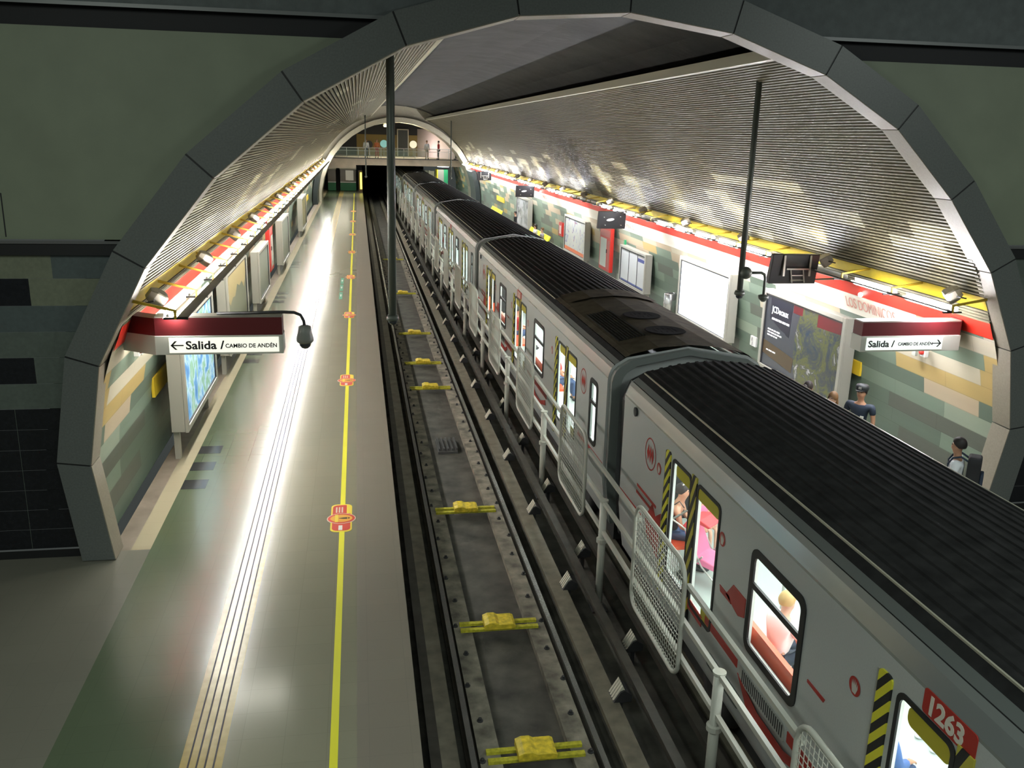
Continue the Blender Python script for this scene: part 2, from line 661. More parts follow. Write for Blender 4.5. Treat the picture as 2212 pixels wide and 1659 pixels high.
for side, nm in ((-1, 'wall_front_left'), (1, 'wall_front_right')):
    mb = MB()
    far = -9 if side < 0 else 16
    for z0, z1, cells in rowsL:
        if side < 0:
            x_in = None
            for lim, c in cells:
                wall_strip(mb, z0 + .0012, z1 - .0012, -1, lim, wm[c], x_in)
                x_in = lim
        else:
            wall_strip(mb, z0 + .0012, z1 - .0012, 1, 16, 0)
    # black courses with fine joints
    for k in range(7):
        wall_strip(mb, 0.13 + k * 0.294 + .0015, 0.13 + (k + 1) * 0.294 - .0015, side, far, 3)
    if side < 0:
        for k in range(8):       # vertical joints
            x = -4.35 - 0.0 * k
        mb.box((-4.62, WY - 0.002, 0.13), (-4.615, WY, 2.19), 0)
    struct(nm, mb, wmats)
    # upper flush panels
    mb = MB()
    wall_strip(mb, 4.47, 7.06, side, far, 0)
    if side < 0:
        mb.box((-4.46, WY - 0.003, 4.5), (-4.445, WY, 5.05), 1)
    struct('wall_upper_left' if side < 0 else 'wall_upper_right', mb, [pmat('painted_plaster', (0.205, 0.235, 0.165), 0.6, jit=0.08, jscale=1.5), black])
    # black skirting at the floor and black rail half way up
    mb = MB()
    wall_strip(mb, 0.0, 0.12, side, far, 0, y=WY - 0.03)
    struct('baseboard_left' if side < 0 else 'baseboard_right', mb, black)
    mb = MB()
    wall_strip(mb, 4.27, 4.42, side, far, 0, y=WY - 0.05)
    wall_strip(mb, 4.42, 4.46, side, far, 1, y=WY - 0.07)
    struct('trim_13' if side < 0 else 'trim_14', mb, [black, pmat('dull_rail_edge', (0.12, 0.12, 0.12), 0.4)])
# dark recess above, then the slab edge of the hall ceiling
def upper(name, z0, z1, y, m):
    mb = MB()
    for side, far in ((-1, -9), (1, 16)):
        wall_strip(mb, z0, z1, side, far, 0, y=y)
    struct(name, mb, m)


upper('trim_15', 7.0, 7.4, WY + 0.06, pmat('black_recess', (0.01, 0.01, 0.012), 0.7))
upper('trim_16', 7.33, 10.6, WY - 0.06, pmat('grey_plaster', (0.10, 0.115, 0.115), 0.7, jit=0.15, jscale=6, bump=0.2))
upper('trim_17', 7.30, 7.345, WY - 0.09, pmat('dull_edge', (0.16, 0.17, 0.17), 0.4))

# ------------------------------------------------------------------ floors
def floor_mat(name, col, rough=0.21, jit=0.1):
    return cell_mat(name, [(0.0, tuple(c * 0.975 for c in col)), (0.5, col)], 0.42, 0.42, rough, offset=0.0, joint=0.005, jointcol=0.85, use_uv=False, jit=jit * 0.6, spec=0.6)


f_beige = floor_mat('beige_floor_tile', (0.40, 0.35, 0.24))
f_green = floor_mat('green_floor_tile', (0.085, 0.11, 0.065))
f_grey = floor_mat('grey_green_floor_tile', (0.25, 0.24, 0.175), 0.19)
f_edge = floor_mat('brown_grey_edge_tile', (0.185, 0.165, 0.13), 0.38)
f_hall = floor_mat('hall_floor_tile', (0.15, 0.145, 0.115), 0.3)
f_black = floor_mat('black_floor_tile', (0.03, 0.032, 0.035), 0.18)
f_curb = pmat('skirting_stone', (0.22, 0.18, 0.14), 0.4, jit=0.2)
FY0, FY1 = 2.0, 99.0
mb = MB()
zones = [(-3.07, -1.80, 1), (-1.80, -1.40, 6), (-1.40, -0.12, 2), (-0.12, 0.515, 3)]
for x0, x1, mi in zones:
    mb.face([(x0, FY0, 0), (x1, FY0, 0), (x1, FY1, 0), (x0, FY1, 0)], mi)
mb.face([(-3.34, 12.5, 0), (-3.07, 12.5, 0), (-3.07, FY1, 0), (-3.34, FY1, 0)], 0)
mb.face([(-3.6, 12.5, 0), (-3.34, 12.5, 0), (-3.34, FY1, 0), (-3.6, FY1, 0)], 5)
mb.face([(-9, FY0, 0), (-3.07, FY0, 0), (-3.07, 12.5, 0), (-9, 12.5, 0)], 4)
# platform slab edge and its underside
mb.face([(0.515, FY0, 0), (0.515, FY0, -0.12), (0.515, FY1, -0.12), (0.515, FY1, 0)], 3)
mb.face([(0.515, FY0, -0.12), (0.35, FY0, -0.12), (0.35, FY1, -0.12), (0.515, FY1, -0.12)], 7)
mb.face([(0.35, FY0, -0.12), (0.35, FY0, -1.25), (0.35, FY1, -1.25), (0.35, FY1, -0.12)], 7)
fl = struct('floor', mb, [f_beige, f_green, f_grey, f_edge, f_hall, f_curb, pmat('ochre_tactile_tile', (0.44, 0.33, 0.11), 0.24, jit=0.1, jscale=8), pmat('pit_wall', (0.03, 0.03, 0.03), 0.8)])
# grooves of the guiding strip
mb = MB()
for x in (-1.72, -1.64, -1.56, -1.48):
    mb.box((x - 0.008, FY0, 0.0), (x + 0.008, FY1, 0.004))
struct('guiding_groove', mb, pmat('groove_rubber', (0.03, 0.025, 0.02), 0.5), fl)
mb = MB()
mb.box((-0.385, FY0, 0.0), (-0.305, FY1 - 6, 0.004))
struct('yellow_line', mb, pmat('yellow_floor_tape', (0.80, 0.76, 0.02), 0.4), fl)
mb = MB()
for yc in [15.87 + 8.72 * k for k in range(8)]:
    for dy in (-0.88, 0.0, 0.88):
        mb.box((-3.065, yc + dy - 0.21, 0.0), (-2.66, yc + dy + 0.21, 0.003))
struct('dark_inlay', mb, f_black, fl)
# right platform
mb = MB()
mb.face([(6.82, FY0, 0), (10.6, FY0, 0), (10.6, FY1, 0), (6.82, FY1, 0)], 2)
mb.face([(10.6, FY0, 0), (16, FY0, 0), (16, 12.5, 0), (10.6, 12.5, 0)], 4)
mb.face([(6.82, FY0, 0), (6.82, FY1, 0), (6.82, FY1, -1.25), (6.82, FY0, -1.25)], 7)
struct('floor_right', mb, [f_beige, f_green, f_grey, f_edge, f_hall, f_curb, yellow, MATS['pit_wall']])

# track bed
trackdark = pmat('track_floor', (0.055, 0.052, 0.042), 0.75, jit=0.55, jscale=2.5, bump=0.4, bscale=9)
trackconc = pmat('track_concrete', (0.17, 0.155, 0.12), 0.8, jit=0.6, jscale=3.5, bump=0.5, bscale=14)
steelpad = pmat('running_pad_steel', (0.21, 0.19, 0.145), 0.42, 0.3, jit=0.3, jscale=4)
darksteel = pmat('guide_bar_steel', (0.06, 0.055, 0.045), 0.5, 0.3, jit=0.3, jscale=4)
mb = MB()
mb.face([(0.3, FY0, -1.25), (6.9, FY0, -1.25), (6.9, 140, -1.25), (0.3, 140, -1.25)])
struct('floor_track', mb, trackdark)


def beam(x0, x1, z0, z1, ya=FY0, yb=130.0):
    return MB().box((x0, ya, z0), (x1, yb, z1))


TR = [1.95, 5.35]
for ti, tc in enumerate(TR):
    for s in (-1, 1):
        tag(beam(tc + s * 0.94, tc + s * 1.19, -1.06, -0.98).build('running_track', steelpad),
            ('steel running strip of the empty track, along ' + ('its platform side' if s < 0 else 'its fence side')) if ti == 0 else ('steel running strip under the train, ' + ('fence side' if s < 0 else 'far platform side')), 'track', 'running strips of both tracks')
        rr = thing('rail', (('steel rail of the empty track, ' + ('nearer the platform' if s < 0 else 'nearer the fence')) if ti == 0 else ('steel rail under the train, ' + ('nearer the fence' if s < 0 else 'nearer the far platform'))), 'rail', (tc + s * 0.76, 0, -1.25), group='rails of both tracks')
        x = tc + s * 0.76
        MB().box((x - 0.035, FY0, -1.12), (x + 0.035, 130, -1.08)).build('rail_head', pmat('worn_rail', (0.5, 0.5, 0.48), 0.25, 0.9), rr)
        MB().box((x - 0.01, FY0, -1.2), (x + 0.01, 130, -1.12)).box((x - 0.07, FY0, -1.22), (x + 0.07, 130, -1.2)).build('rail_web', darksteel, rr)
        if ti == 0:
            # bolted concrete strip
            cs = thing('concrete_strip', 'long bolted concrete strip beside the rail, ' + ('nearer the platform' if s < 0 else 'nearer the fence'), 'track bed', (tc + s * 0.58, 0, -1.25), group='bolted concrete strips')
            MB().box((tc + s * 0.42, FY0, -1.25), (tc + s * 0.68, 130, -1.14)).build('slab', trackconc, cs)
            base = MB().lathe([(0.04, 0), (0.04, 0.012), (0.022, 0.014), (0.022, 0.045), (0.012, 0.05)], (0, 0, 0), 8).build('bolt', dark, None)
            base.parent = cs
            base.location = (s * 0.07, 8.0, 0.11)
            for k in range(1, 60):
                c = base.copy()
                C.objects.link(c)
                c.location = (s * (0.07 if k % 2 else 0.0), 8.0 + 0.75 * k, 0.11)
# side guide bars with pale insulator brackets
conem = pmat('pale_insulator', (0.62, 0.58, 0.48), 0.5)


def guide(name, x, label):
    g = thing(name, label, 'guide bar', (x, 0, -0.9), group='guide bars')
    MB().box((x - 0.06, FY0, -0.78), (x + 0.06, 130, -0.74)).box((x - 0.015, FY0, -0.92), (x + 0.015, 130, -0.78)).build('bar', darksteel, g)
    return g


guide('guide_bar', 0.72, 'dark steel guide bar under the edge of the empty platform')
guide('guide_bar', 3.38, 'dark steel guide bar at the foot of the fence, empty track side')
guide('guide_bar', 3.86, 'dark steel guide bar at the foot of the fence, train side')
proto = None
gi = 0
for x, y0_, n_, side in ((3.18, 9.55, 20, 0), (3.68, 10.66, 12, 1)):
    for k in range(n_):
        y = y0_ + (2.93 if side == 0 else 2.9) * k
        lab = 'pale finned insulator bracket, %s along the %s guide bar from the camera' % (ordw(k), 'empty track' if side == 0 else 'train side')
        if proto is None:
            proto = thing('insulator_bracket', lab, 'insulator', (x, y, -1.25), group='insulators along the guide bars')
            MB().prism([(x - 0.13, -1.0), (x + 0.12, -0.98), (x + 0.12, -0.88), (x + 0.02, -0.82), (x - 0.03, -0.84)], 'y', y - 0.13, y + 0.13).build('base_block', dark, proto)
            mb = MB()
            for j in range(4):
                yy = y - 0.085 + j * 0.057
                mb.prism([(x - 0.12, -0.96), (x + 0.07, -0.9), (x + 0.0, -0.76)], 'y', yy - 0.016, yy + 0.016)
            mb.build('fins', conem, proto)
            MB().box((x - 0.03, y - 0.05, -1.25), (x + 0.03, y + 0.05, -1.0)).build('foot', dark, proto)
        else:
            c = copy_tree(proto, (x, y, -1.25))
            c['label'] = lab
# yellow track stops lying across the rails
stopm = pmat('worn_yellow_paint', (0.62, 0.47, 0.03), 0.55, jit=0.35, jscale=14)
stop0 = None
for k, y in enumerate((8.8, 11.68, 15.95, 24.68, 27.6, 32.0, 40.5, 52.0)):
    lab = 'yellow twin-bar track block with raised centre, %s one along the empty track' % ordw(k)
    if stop0 is None:
        s0 = thing('track_block', lab, 'track block', (1.94, y, -1.14), group='yellow blocks across the empty track')
        for dy in (-0.085, 0.085):
            MB().box((1.36, y + dy - 0.035, -1.14), (2.52, y + dy + 0.035, -1.10)).build('bar', pmat('green_yellow_paint', (0.45, 0.42, 0.03), 0.5, jit=0.3, jscale=20), s0)
        MB().prism([(1.71, -1.10), (2.17, -1.10), (2.17, -1.04), (2.13, -1.02), (1.93, -1.02), (1.88, -0.99), (1.78, -0.99), (1.71, -1.02)], 'y', y - 0.16, y + 0.16).build('housing', stopm, s0, bevel=0.006)
        stop0 = s0
    else:
        c = copy_tree(stop0, (1.94, y, -1.14))
        c['label'] = lab
# small grating box between the rails
g0 = thing('track_grating', 'small black iron grating between the rails of the empty track', 'grating', (1.95, 19.9, -1.25))
mb = MB()
mb.box((1.72, 19.5, -1.25), (2.18, 20.4, -1.2))
for k in range(5):
    mb.box((1.74 + k * 0.1, 19.55, -1.2), (1.78 + k * 0.1, 20.35, -1.14))
mb.build('grid', pmat('iron', (0.12, 0.12, 0.12), 0.4, 0.5), g0)

# ------------------------------------------------------------------ lamp rows along both walls
def mir(x):
    return 2 * CX - x


brk = pmat('yellow_bracket', (0.40, 0.27, 0.015), 0.45)
trayn = pmat('bronze_tray', (0.012, 0.010, 0.007), 0.6)
NL = 41
PITCH_L = 1.68
for side in (-1, 1):
    sx = (lambda x: x) if side < 0 else mir
    sname = 'left' if side < 0 else 'right'
    plat = 'the empty platform' if side < 0 else 'the far platform'
    # continuous trays
    a = cyl = None
    protos = {}
    for k in range(NL):
        y = 13.25 + PITCH_L * k
        x = sx(-2.50)
        lit = True
        if side > 0 and k in (2, 9, 13, 14, 15, 19, 24):
            lit = False
        lab = 'twin fluorescent lamp over %s, %s from the near arch%s' % (plat, ordw(k), '' if lit else ', unlit')
        key = lit
        if key not in protos:
            t = thing('fluorescent_lamp', lab, 'lamp', (x, y, 3.40), group='fluorescent lamps over %s' % plat)
            for q, dx in enumerate((-0.10, -0.02)):
                mm = tubemat if side < 0 else tubeblue
                xx = sx(-2.50 + dx)
                zt = (3.42 - 0.03 * q) if side < 0 else (3.375 + 0.035 * q)
                MB().tube([(xx, y - 0.6, zt), (xx, y + 0.6, zt)], 0.015 if side < 0 else 0.022, 6).build('tube', mm if lit else tubeoff, t)
                for e in (-1, 1):
                    MB().tube([(xx, y + e * 0.6, zt), (xx, y + e * 0.66, zt)], 0.02, 8).build('end_cap', offwhite, t)
            rfl = MB()
            rfl.prism([(sx(-2.65), 3.385), (sx(-2.635), 3.475), (sx(-2.64), 3.475), (sx(-2.656), 3.385)], 'y', y - 0.7, y + 0.7)
            rfl.build('reflector', pmat('white_reflector', (0.8, 0.8, 0.78), 0.4), t)
            xa, xb = sorted((sx(-2.44), sx(-2.30 if side < 0 else -2.38)))
            MB().box((xa, y - PITCH_L / 2 + .003, 3.425), (xb, y + PITCH_L / 2 - .003, 3.44)).build('tray', trayn, t)
            # bracket from the yellow band out to the tray
            wx, wz = circ(153.6 if side < 0 else 26.0, RT - 0.02)
            yb = y - PITCH_L / 2 + 0.03
            bk = MB()
            bk.prism([(wx, wz + 0.03), (sx(-2.45), 3.53), (sx(-2.45), 3.50), (wx, wz - 0.01)], 'y', yb - 0.016, yb + 0.016)
            bk.box((min(sx(-2.48), sx(-2.45)), yb - 0.016, 3.40), (max(sx(-2.48), sx(-2.45)), yb + 0.016, 3.53))
            bk.build('bracket', brk, t)
            MB().box((min(sx(-2.62), sx(-2.3)), yb - 0.015, 3.40), (max(sx(-2.62), sx(-2.3)), yb + 0.015, 3.424)).build('cross_bar', trayn, t)
            protos[key] = t
        else:
            c = copy_tree(protos[key], (x, y, 3.40))
            c['label'] = lab
    # flood lamps that wash the cladding
    wx, wz = circ(153.6 if side < 0 else 26.4, 6.98)
    pr = None
    for k in range(17):
        y = (12.95 if side < 0 else 12.95) + 4.12 * k
        lab = 'grey flood lamp on the yellow band above %s, %s from the near arch' % (plat, ordw(k))
        loc = (wx, y, wz)
        if pr is None:
            t = thing('flood_lamp', lab, 'lamp', loc, group='flood lamps above %s' % plat)
            s = -side
            hx = wx + s * 0.14
            # truncated hood, mouth facing the wall and up
            mb = MB()
            ax = Vector((s * 0.75, 0.35, -0.6)).normalized()
            c0 = Vector((wx + s * 0.10, y, wz + 0.02))
            b = ax.cross(Vector((0, 1, 0))).normalized()
            c_ = ax.cross(b).normalized()
            rings = []
            for (r_, h) in ((0.07, -0.12), (0.105, -0.04), (0.11, 0.08), (0.10, 0.12)):
                rings.append([tuple(c0 + ax * h + (b * sq[0] + c_ * sq[1]) * r_) for sq in ((1, .85), (.85, 1), (-.85, 1), (-1, .85), (-1, -.85), (-.85, -1), (.85, -1), (1, -.85))])
            for i in range(3):
                for j in range(8):
                    mb.face([rings[i][j], rings[i][(j + 1) % 8], rings[i + 1][(j + 1) % 8], rings[i + 1][j]])
            mb.face(rings[0][::-1])
            mb.face(rings[3])
            mb.build('housing', pmat('grey_lamp_housing', (0.22, 0.20, 0.16), 0.45), t, bevel=0.006)
            MB().tube([(wx, y - 0.2, wz - 0.02), (wx + s * 0.1, y - 0.2, wz), (wx + s * 0.1, y + 0.2, wz), (wx, y + 0.2, wz - 0.02)], 0.013, 6).build('yoke', dark, t)
            MB().tube([(c0.x + ax.x * 0.12, y + ax.y * .12, c0.z + ax.z * 0.12), (c0.x + ax.x * 0.13, y + ax.y * .13, c0.z + ax.z * 0.13)], 0.08, 12).build('lens', silver, t)
            pr = t
        else:
            c = copy_tree(pr, loc)
            c['label'] = lab
        if k >= 2 or side > 0:
            l = bpy.data.lights.new('flood_light', 'SPOT')
            l.energy = 170 if k else 40
            l.color = (1.0, 0.9, 0.62)
            l.spot_size = R(80)
            l.spot_blend = 0.7
            l.shadow_soft_size = 0.05
            lo = bpy.data.objects.new('flood_light', l)
            C.objects.link(lo)
            lo.location = (wx - side * 0.30, y + 0.25, wz + 0.0)
            d = Vector((side * 0.12, 0.30, 1.25))
            lo.rotation_euler = d.to_track_quat('-Z', 'Y').to_euler()

# ------------------------------------------------------------------ hanging poles
polem = pmat('grey_pole', (0.085, 0.095, 0.08), 0.45, 0.2)


def pole(label, x, y, zb, r=0.05, arm=None):
    t = thing('hanging_pole', label, 'pole', (x, y, zb), group='poles hanging from the vault')
    d = math.sqrt(7.75 ** 2 - (x - CX) ** 2)
    MB().tube([(x, y, zb + 0.12), (x, y, CZ + d + 0.02)], r, 12).build('shaft', polem, t, smooth=True)
    MB().lathe([(0.075, 0.14), (0.09, 0.10), (0.09, 0.07), (0.06, 0.05)], (x, y, zb), 16).build('collar', polem, t, smooth=True)
    MB().ball((x, y, zb + 0.05), 0.065, None, 0.06).build('camera_dome', pmat('dome_glass', (0.03, 0.035, 0.04), 0.1), t, smooth=True)
    if arm:
        ax, az, dz = arm
        MB().ball((x + 0.07, y - 0.02, az), 0.11).build('arm_joint', polem, t, smooth=True)
        MB().tube([(x + 0.07, y, az), (x + ax - 0.08, y, az), (x + ax - 0.02, y, az - 0.03), (x + ax, y, az - 0.1), (x + ax, y, az - dz)], 0.025, 8).build('arm', polem, t, smooth=True)
        MB().lathe([(0.03, 0.1), (0.09, 0.08), (0.09, 0.03), (0.06, 0.0), (0.03, -0.03)], (x + ax, y, az - dz), 16).build('arm_camera', polem, t, smooth=True)
    return t


pole('thick grey pole hanging over the empty track', 0.465, 12.85, 3.22, 0.058)
pole('grey pole with a side arm hanging above the train, by the black screen', 6.54, 14.55, 3.27, 0.05, arm=(0.45, 3.72, 0.48))
pole('thin far pole over the empty track before the footbridge', 0.60, 64.7, 2.85, 0.045)
pole('thin far pole above the train before the footbridge', 6.54, 64.7, 2.85, 0.045)

# ------------------------------------------------------------------ exit signs
def exit_sign(side):
    sx = (lambda x: x) if side < 0 else mir
    y = 12.78
    if side < 0:
        xo, xi, z0, z1, zm = -1.10, -2.82, 2.83, 3.35, 3.10
        lab = 'hanging exit sign with dark red top, arrow to its left, over the empty platform'
    else:
        y = 13.0
        xo, xi, z0, z1, zm = 8.02, 9.78, 2.66, 3.14, 2.92
        lab = 'hanging exit sign with dark red top, arrow to its right, over the far platform'
    t = thing('exit_sign', lab, 'sign', ((xo + xi) / 2, y, z0), group='exit signs')
    a, b = min(xo, xi), max(xo, xi)
    wx = circ(160, RT - .03)[0] if side < 0 else circ(20, RT - .03)[0]
    MB().box((a, y, zm), (b, y + 0.28, z1)).build('red_top', darkred, t)
    MB().box((a - 0.01, y - 0.02, z0), (b + 0.01, y + 0.30, zm)).build('white_body', pmat('sign_body', (0.50, 0.50, 0.44), 0.4), t, bevel=0.006)
    # bent end running back to the wall
    x2 = wx
    e = (a if side < 0 else b)
    MB().prism([(e, y), (e, y + 0.28), (x2, y + 0.62), (x2, y + 0.3)], 'z', zm, z1).build('red_end', darkred, t)
    MB().prism([(e, y - 0.02), (e, y + 0.30), (x2 + side * 0.02, y + 0.66), (x2 + side * 0.02, y + 0.32)], 'z', z0, zm).build('white_end', pmat('sign_body', (0, 0, 0)), t)
    MB().box((a, y + 0.02, z1), (b, y + 0.26, z1 + 0.02)).build('top_rail', pmat('dull_rail', (0.30, 0.29, 0.24), 0.4, 0.3), t)
    if side < 0:
        pa, pb = -2.64, -1.15
    else:
        pa, pb = 8.10, 9.46
    zc0, zc1 = z0 + 0.03, zm - 0.025
    m = bpy.data.materials.new('lit_sign_panel')
    m.use_nodes = True
    nt = m.node_tree
    bs = nt.nodes['Principled BSDF']
    bs.inputs['Base Color'].default_value = (0.85, 0.85, 0.75, 1)
    bs.inputs['Emission Color'].default_value = (1, 0.98, 0.86, 1) if side < 0 else (0.86, 1, 0.95, 1)
    bs.inputs['Emission Strength'].default_value = 0.36
    MB().box((pa, y - 0.032, zc0), (pb, y - 0.02, zc1)).build('lit_panel', m, t)
    MB().box((pa + 0.15, y + 0.02, z0 - 0.008), (pb - 0.15, y + 0.24, z0 - 0.001)).build('under_light', pmat('sign_under_light', (1, 1, 1), 0.5, em=9, emcol=(1.0, 0.97, 0.85)), t)
    ink = pmat('black_ink', (0.012, 0.012, 0.014), 0.5)
    yy = y - 0.0325
    zc = (zc0 + zc1) / 2

    def arrow(x, d):
        mb = MB()
        h = 0.062
        mb.box((x - 0.085, yy - 0.002, zc - 0.009), (x + 0.085, yy, zc + 0.009))
        for s in (-1, 1):
            tx = x + d * 0.09
            mb.prism([(tx, zc), (tx - d * 0.03, zc), (tx - d * 0.09, zc + s * h * 1.0), (tx - d * 0.058, zc + s * h * 1.0)], 'y', yy - 0.002, yy)
        return mb
    if side < 0:
        arrow(-2.53, -1).build('arrow', ink, t)
        text('lettering', 'Salida /', 0.165, ink, (-2.42, yy, zc - 0.055), (1, 0, 0), (0, 0, 1), t, bold=0.004, sx=1.12)
        text('small_lettering', 'CAMBIO DE ANDÉN', 0.08, ink, (-1.885, yy, zc - 0.04), (1, 0, 0), (0, 0, 1), t, bold=0.002, sx=0.98)
    else:
        arrow(9.35, 1).build('arrow', ink, t)
        text('lettering', 'Salida /', 0.15, ink, (8.13, yy, zc - 0.05), (1, 0, 0), (0, 0, 1), t, bold=0.004, sx=1.1)
        text('small_lettering', 'CAMBIO DE ANDÉN', 0.075, ink, (8.66, yy, zc - 0.03), (1, 0, 0), (0, 0, 1), t, bold=0.002, sx=0.92)
    return t


exit_sign(-1)
exit_sign(1)
# dome camera on a curved arm off the end of the left sign
t = thing('dome_camera', 'grey dome camera on a curved black arm beyond the end of the hanging exit sign', 'camera', (-0.79, 12.85, 2.87))
MB().tube([(-2.0, 12.92, 3.385), (-1.1, 12.92, 3.40), (-0.93, 12.9, 3.395), (-0.84, 12.88, 3.36), (-0.80, 12.86, 3.28), (-0.79, 12.85, 3.2)], 0.022, 8).build('arm', black, t, smooth=True)
MB().lathe([(0.045, 0.35), (0.09, 0.33), (0.1, 0.25), (0.122, 0.16), (0.122, 0.12), (0.095, 0.09)], (-0.79, 12.85, 2.87), 20).build('housing', pmat('grey_housing', (0.18, 0.19, 0.17), 0.4), t, smooth=True)
MB().ball((-0.79, 12.85, 2.955), 0.085, None, 0.085).build('dome_glass', pmat('dome_glass', (0, 0, 0)), t, smooth=True)

# ------------------------------------------------------------------ display screens on the far platform
scr = pmat('black_screen_casing', (0.012, 0.012, 0.013), 0.35)


def screen(label, y, xc, zc, framed):
    t = thing('display_screen', label, 'screen', (xc, y, zc - 0.3), group='screens above the far platform')
    # back of the casing leans over: top nearer the camera
    w2, h2 = 0.51, 0.30
    tilt = 0.10
    mb = MB()
    mb.prism([(y - tilt, zc + h2), (y + 0.10 - tilt, zc + h2 + 0.01), (y + 0.16, zc - h2), (y, zc - h2 - 0.015)], 'x', xc - w2, xc + w2)
    mb.build('casing', scr, t, bevel=0.015)
    if framed:
        mb = MB()
        for xx in (-0.26, 0.30):
            mb.box((xc + xx - 0.02, y - tilt - 0.03, zc - 0.14), (xc + xx + 0.02, y - tilt - 0.01, zc + h2 - 0.02))
        mb.box((xc - 0.2, y - tilt - 0.03, zc - 0.01), (xc + 0.28, y - tilt - 0.01, zc + 0.02))
        mb.box((xc - 0.06, y - 0.09, zc - 0.14), (xc + 0.18, y - 0.07, zc - 0.12))
        mb.tube([(xc - 0.1, y - 0.09, zc), (xc - 0.03, y - 0.06, zc - 0.28)], 0.013, 6)
        mb.tube([(xc + 0.17, y - 0.09, zc), (xc + 0.24, y - 0.06, zc - 0.28)], 0.013, 6)
        mb.build('mounting_frame', pmat('steel_frame', (0.25, 0.24, 0.2), 0.4, 0.5), t)
        MB().tube([(xc - 0.05, y - 0.02, zc - 0.24), (9.98, y + 0.1, zc - 0.22)], 0.022, 8).build('arm', pmat('steel_frame', (0, 0, 0)), t)
    else:
        MB().prism([(xc - 0.06 + 0.14 * math.cos(a), zc + 0.01 + 0.045 * math.sin(a) + 0.02 * math.cos(a)) for a in [2 * PI * k / 20 for k in range(20)]], 'y', y - 0.075, y - 0.055).build('oval_badge', silver, t)
        MB().tube([(xc - 0.08, y, zc + 0.2), (xc - 0.08, y, zc + 0.38), (9.97, y, zc + 0.42)], 0.02, 8).build('arm', pmat('steel_frame', (0, 0, 0)), t)
        mb = MB()
        for xx, zz in ((-.3, .1), (.3, .12), (-.25, -.18), (.33, -.18)):
            mb.tube([(xc + xx, y - 0.12, zc + zz), (xc + xx, y - 0.02, zc + zz)], 0.015, 6)
        mb.build('bolts', silver, t)
    return t


screen('black display screen with steel rear frame, nearest one over the far platform', 17.0, 8.76, 3.44, True)
screen('black display screen with oval badge, above the tall map board with orange foot', 31.2, 8.92, 3.12, False)
screen('black display screen with oval badge, over the far row of yellow seats', 48.6, 8.95, 3.05, False)
screen('small far display screen before the far arch', 64.5, 8.9, 3.15, True)

# ------------------------------------------------------------------ boards and boxes on the walls
frame_m = pmat('pale_alu_frame', (0.42, 0.41, 0.35), 0.35, 0.2)


def poster_mat(name, cols, scale=2.0, em=0.0, dist=1.5, nr=0.5):
    m = bpy.data.materials.new(name)
    m.use_nodes = True
    nt = m.node_tree
    bs = nt.nodes['Principled BSDF']
    g = nt.nodes.new('ShaderNodeNewGeometry')
    n = nt.nodes.new('ShaderNodeTexNoise')
    n.inputs['Scale'].default_value = scale
    n.inputs['Detail'].default_value = 10
    n.inputs['Roughness'].default_value = nr
    n.inputs['Distortion'].default_value = dist
    nt.links.new(g.outputs['Position'], n.inputs['Vector'])
    cr = nt.nodes.new('ShaderNodeValToRGB')
    els = cr.color_ramp.elements
    els[0].position, els[0].color = cols[0][0], (*cols[0][1], 1)
    els[1].position, els[1].color = cols[1][0], (*cols[1][1], 1)
    for p, c in cols[2:]:
        e = els.new(p)
        e.color = (*c, 1)
    nt.links.new(n.outputs['Fac'], cr.inputs[0])
    nt.links.new(cr.outputs[0], bs.inputs['Base Color'])
    bs.inputs['Roughness'].default_value = 0.25
    if em:
        nt.links.new(cr.outputs[0], bs.inputs['Emission Color'])
        bs.inputs['Emission Strength'].default_value = em
    return m


def board(label, cat, side, ya, yb, z0, z1, depth, fw_, pm, group, legs=True, name='poster_case', fm=None, wall_x=None):
    """free-standing poster case in front of the wall; side -1 left wall, +1 right wall"""
    xw = wall_x if wall_x is not None else (-3.42 if side < 0 else 10.28)
    s = -side
    xf = xw + s * depth
    t = thing(name, label, cat, ((xw + xf) / 2, (ya + yb) / 2, 0.0 if legs else z0), group=group)
    fm = fm or frame_m
    xs = xf - s * 0.06
    MB().box((xw, ya + 0.01, z0 + 0.01), (xs, yb - 0.01, z1 - 0.01)).build('case', fm, t, bevel=0.01)
    mb = MB()
    mb.box((xs, ya, z0), (xf, ya + fw_, z1))
    mb.box((xs, yb - fw_, z0), (xf, yb, z1))
    mb.box((xs, ya + fw_, z1 - fw_), (xf, yb - fw_, z1))
    mb.box((xs, ya + fw_, z0), (xf, yb - fw_, z0 + fw_))
    mb.build('frame', fm, t, bevel=0.012)
    mb = MB()
    gx0, gx1 = sorted((xs + s * 0.015, xf - s * 0.02))
    g_ = 0.035
    mb.box((gx0, ya + fw_, z0 + fw_), (gx1, ya + fw_ + g_, z1 - fw_))
    mb.box((gx0, yb - fw_ - g_, z0 + fw_), (gx1, yb - fw_, z1 - fw_))
    mb.box((gx0, ya + fw_, z1 - fw_ - g_), (gx1, yb - fw_, z1 - fw_))
    mb.box((gx0, ya + fw_, z0 + fw_), (gx1, yb - fw_, z0 + fw_ + g_ * 0.5))
    mb.build('gasket', dark, t)
    MB().box((xs + s * 0.005, ya + fw_, z0 + fw_), (xs + s * 0.015, yb - fw_, z1 - fw_)).build('poster', pm, t)
    if legs:
        for y in (ya + 0.15, yb - 0.27):
            MB().box((xw, y, 0.0), (xw + s * 0.1, y + 0.12, z0 + 0.02)).build('leg', fm, t)
    return t, xs + s * 0.016, s


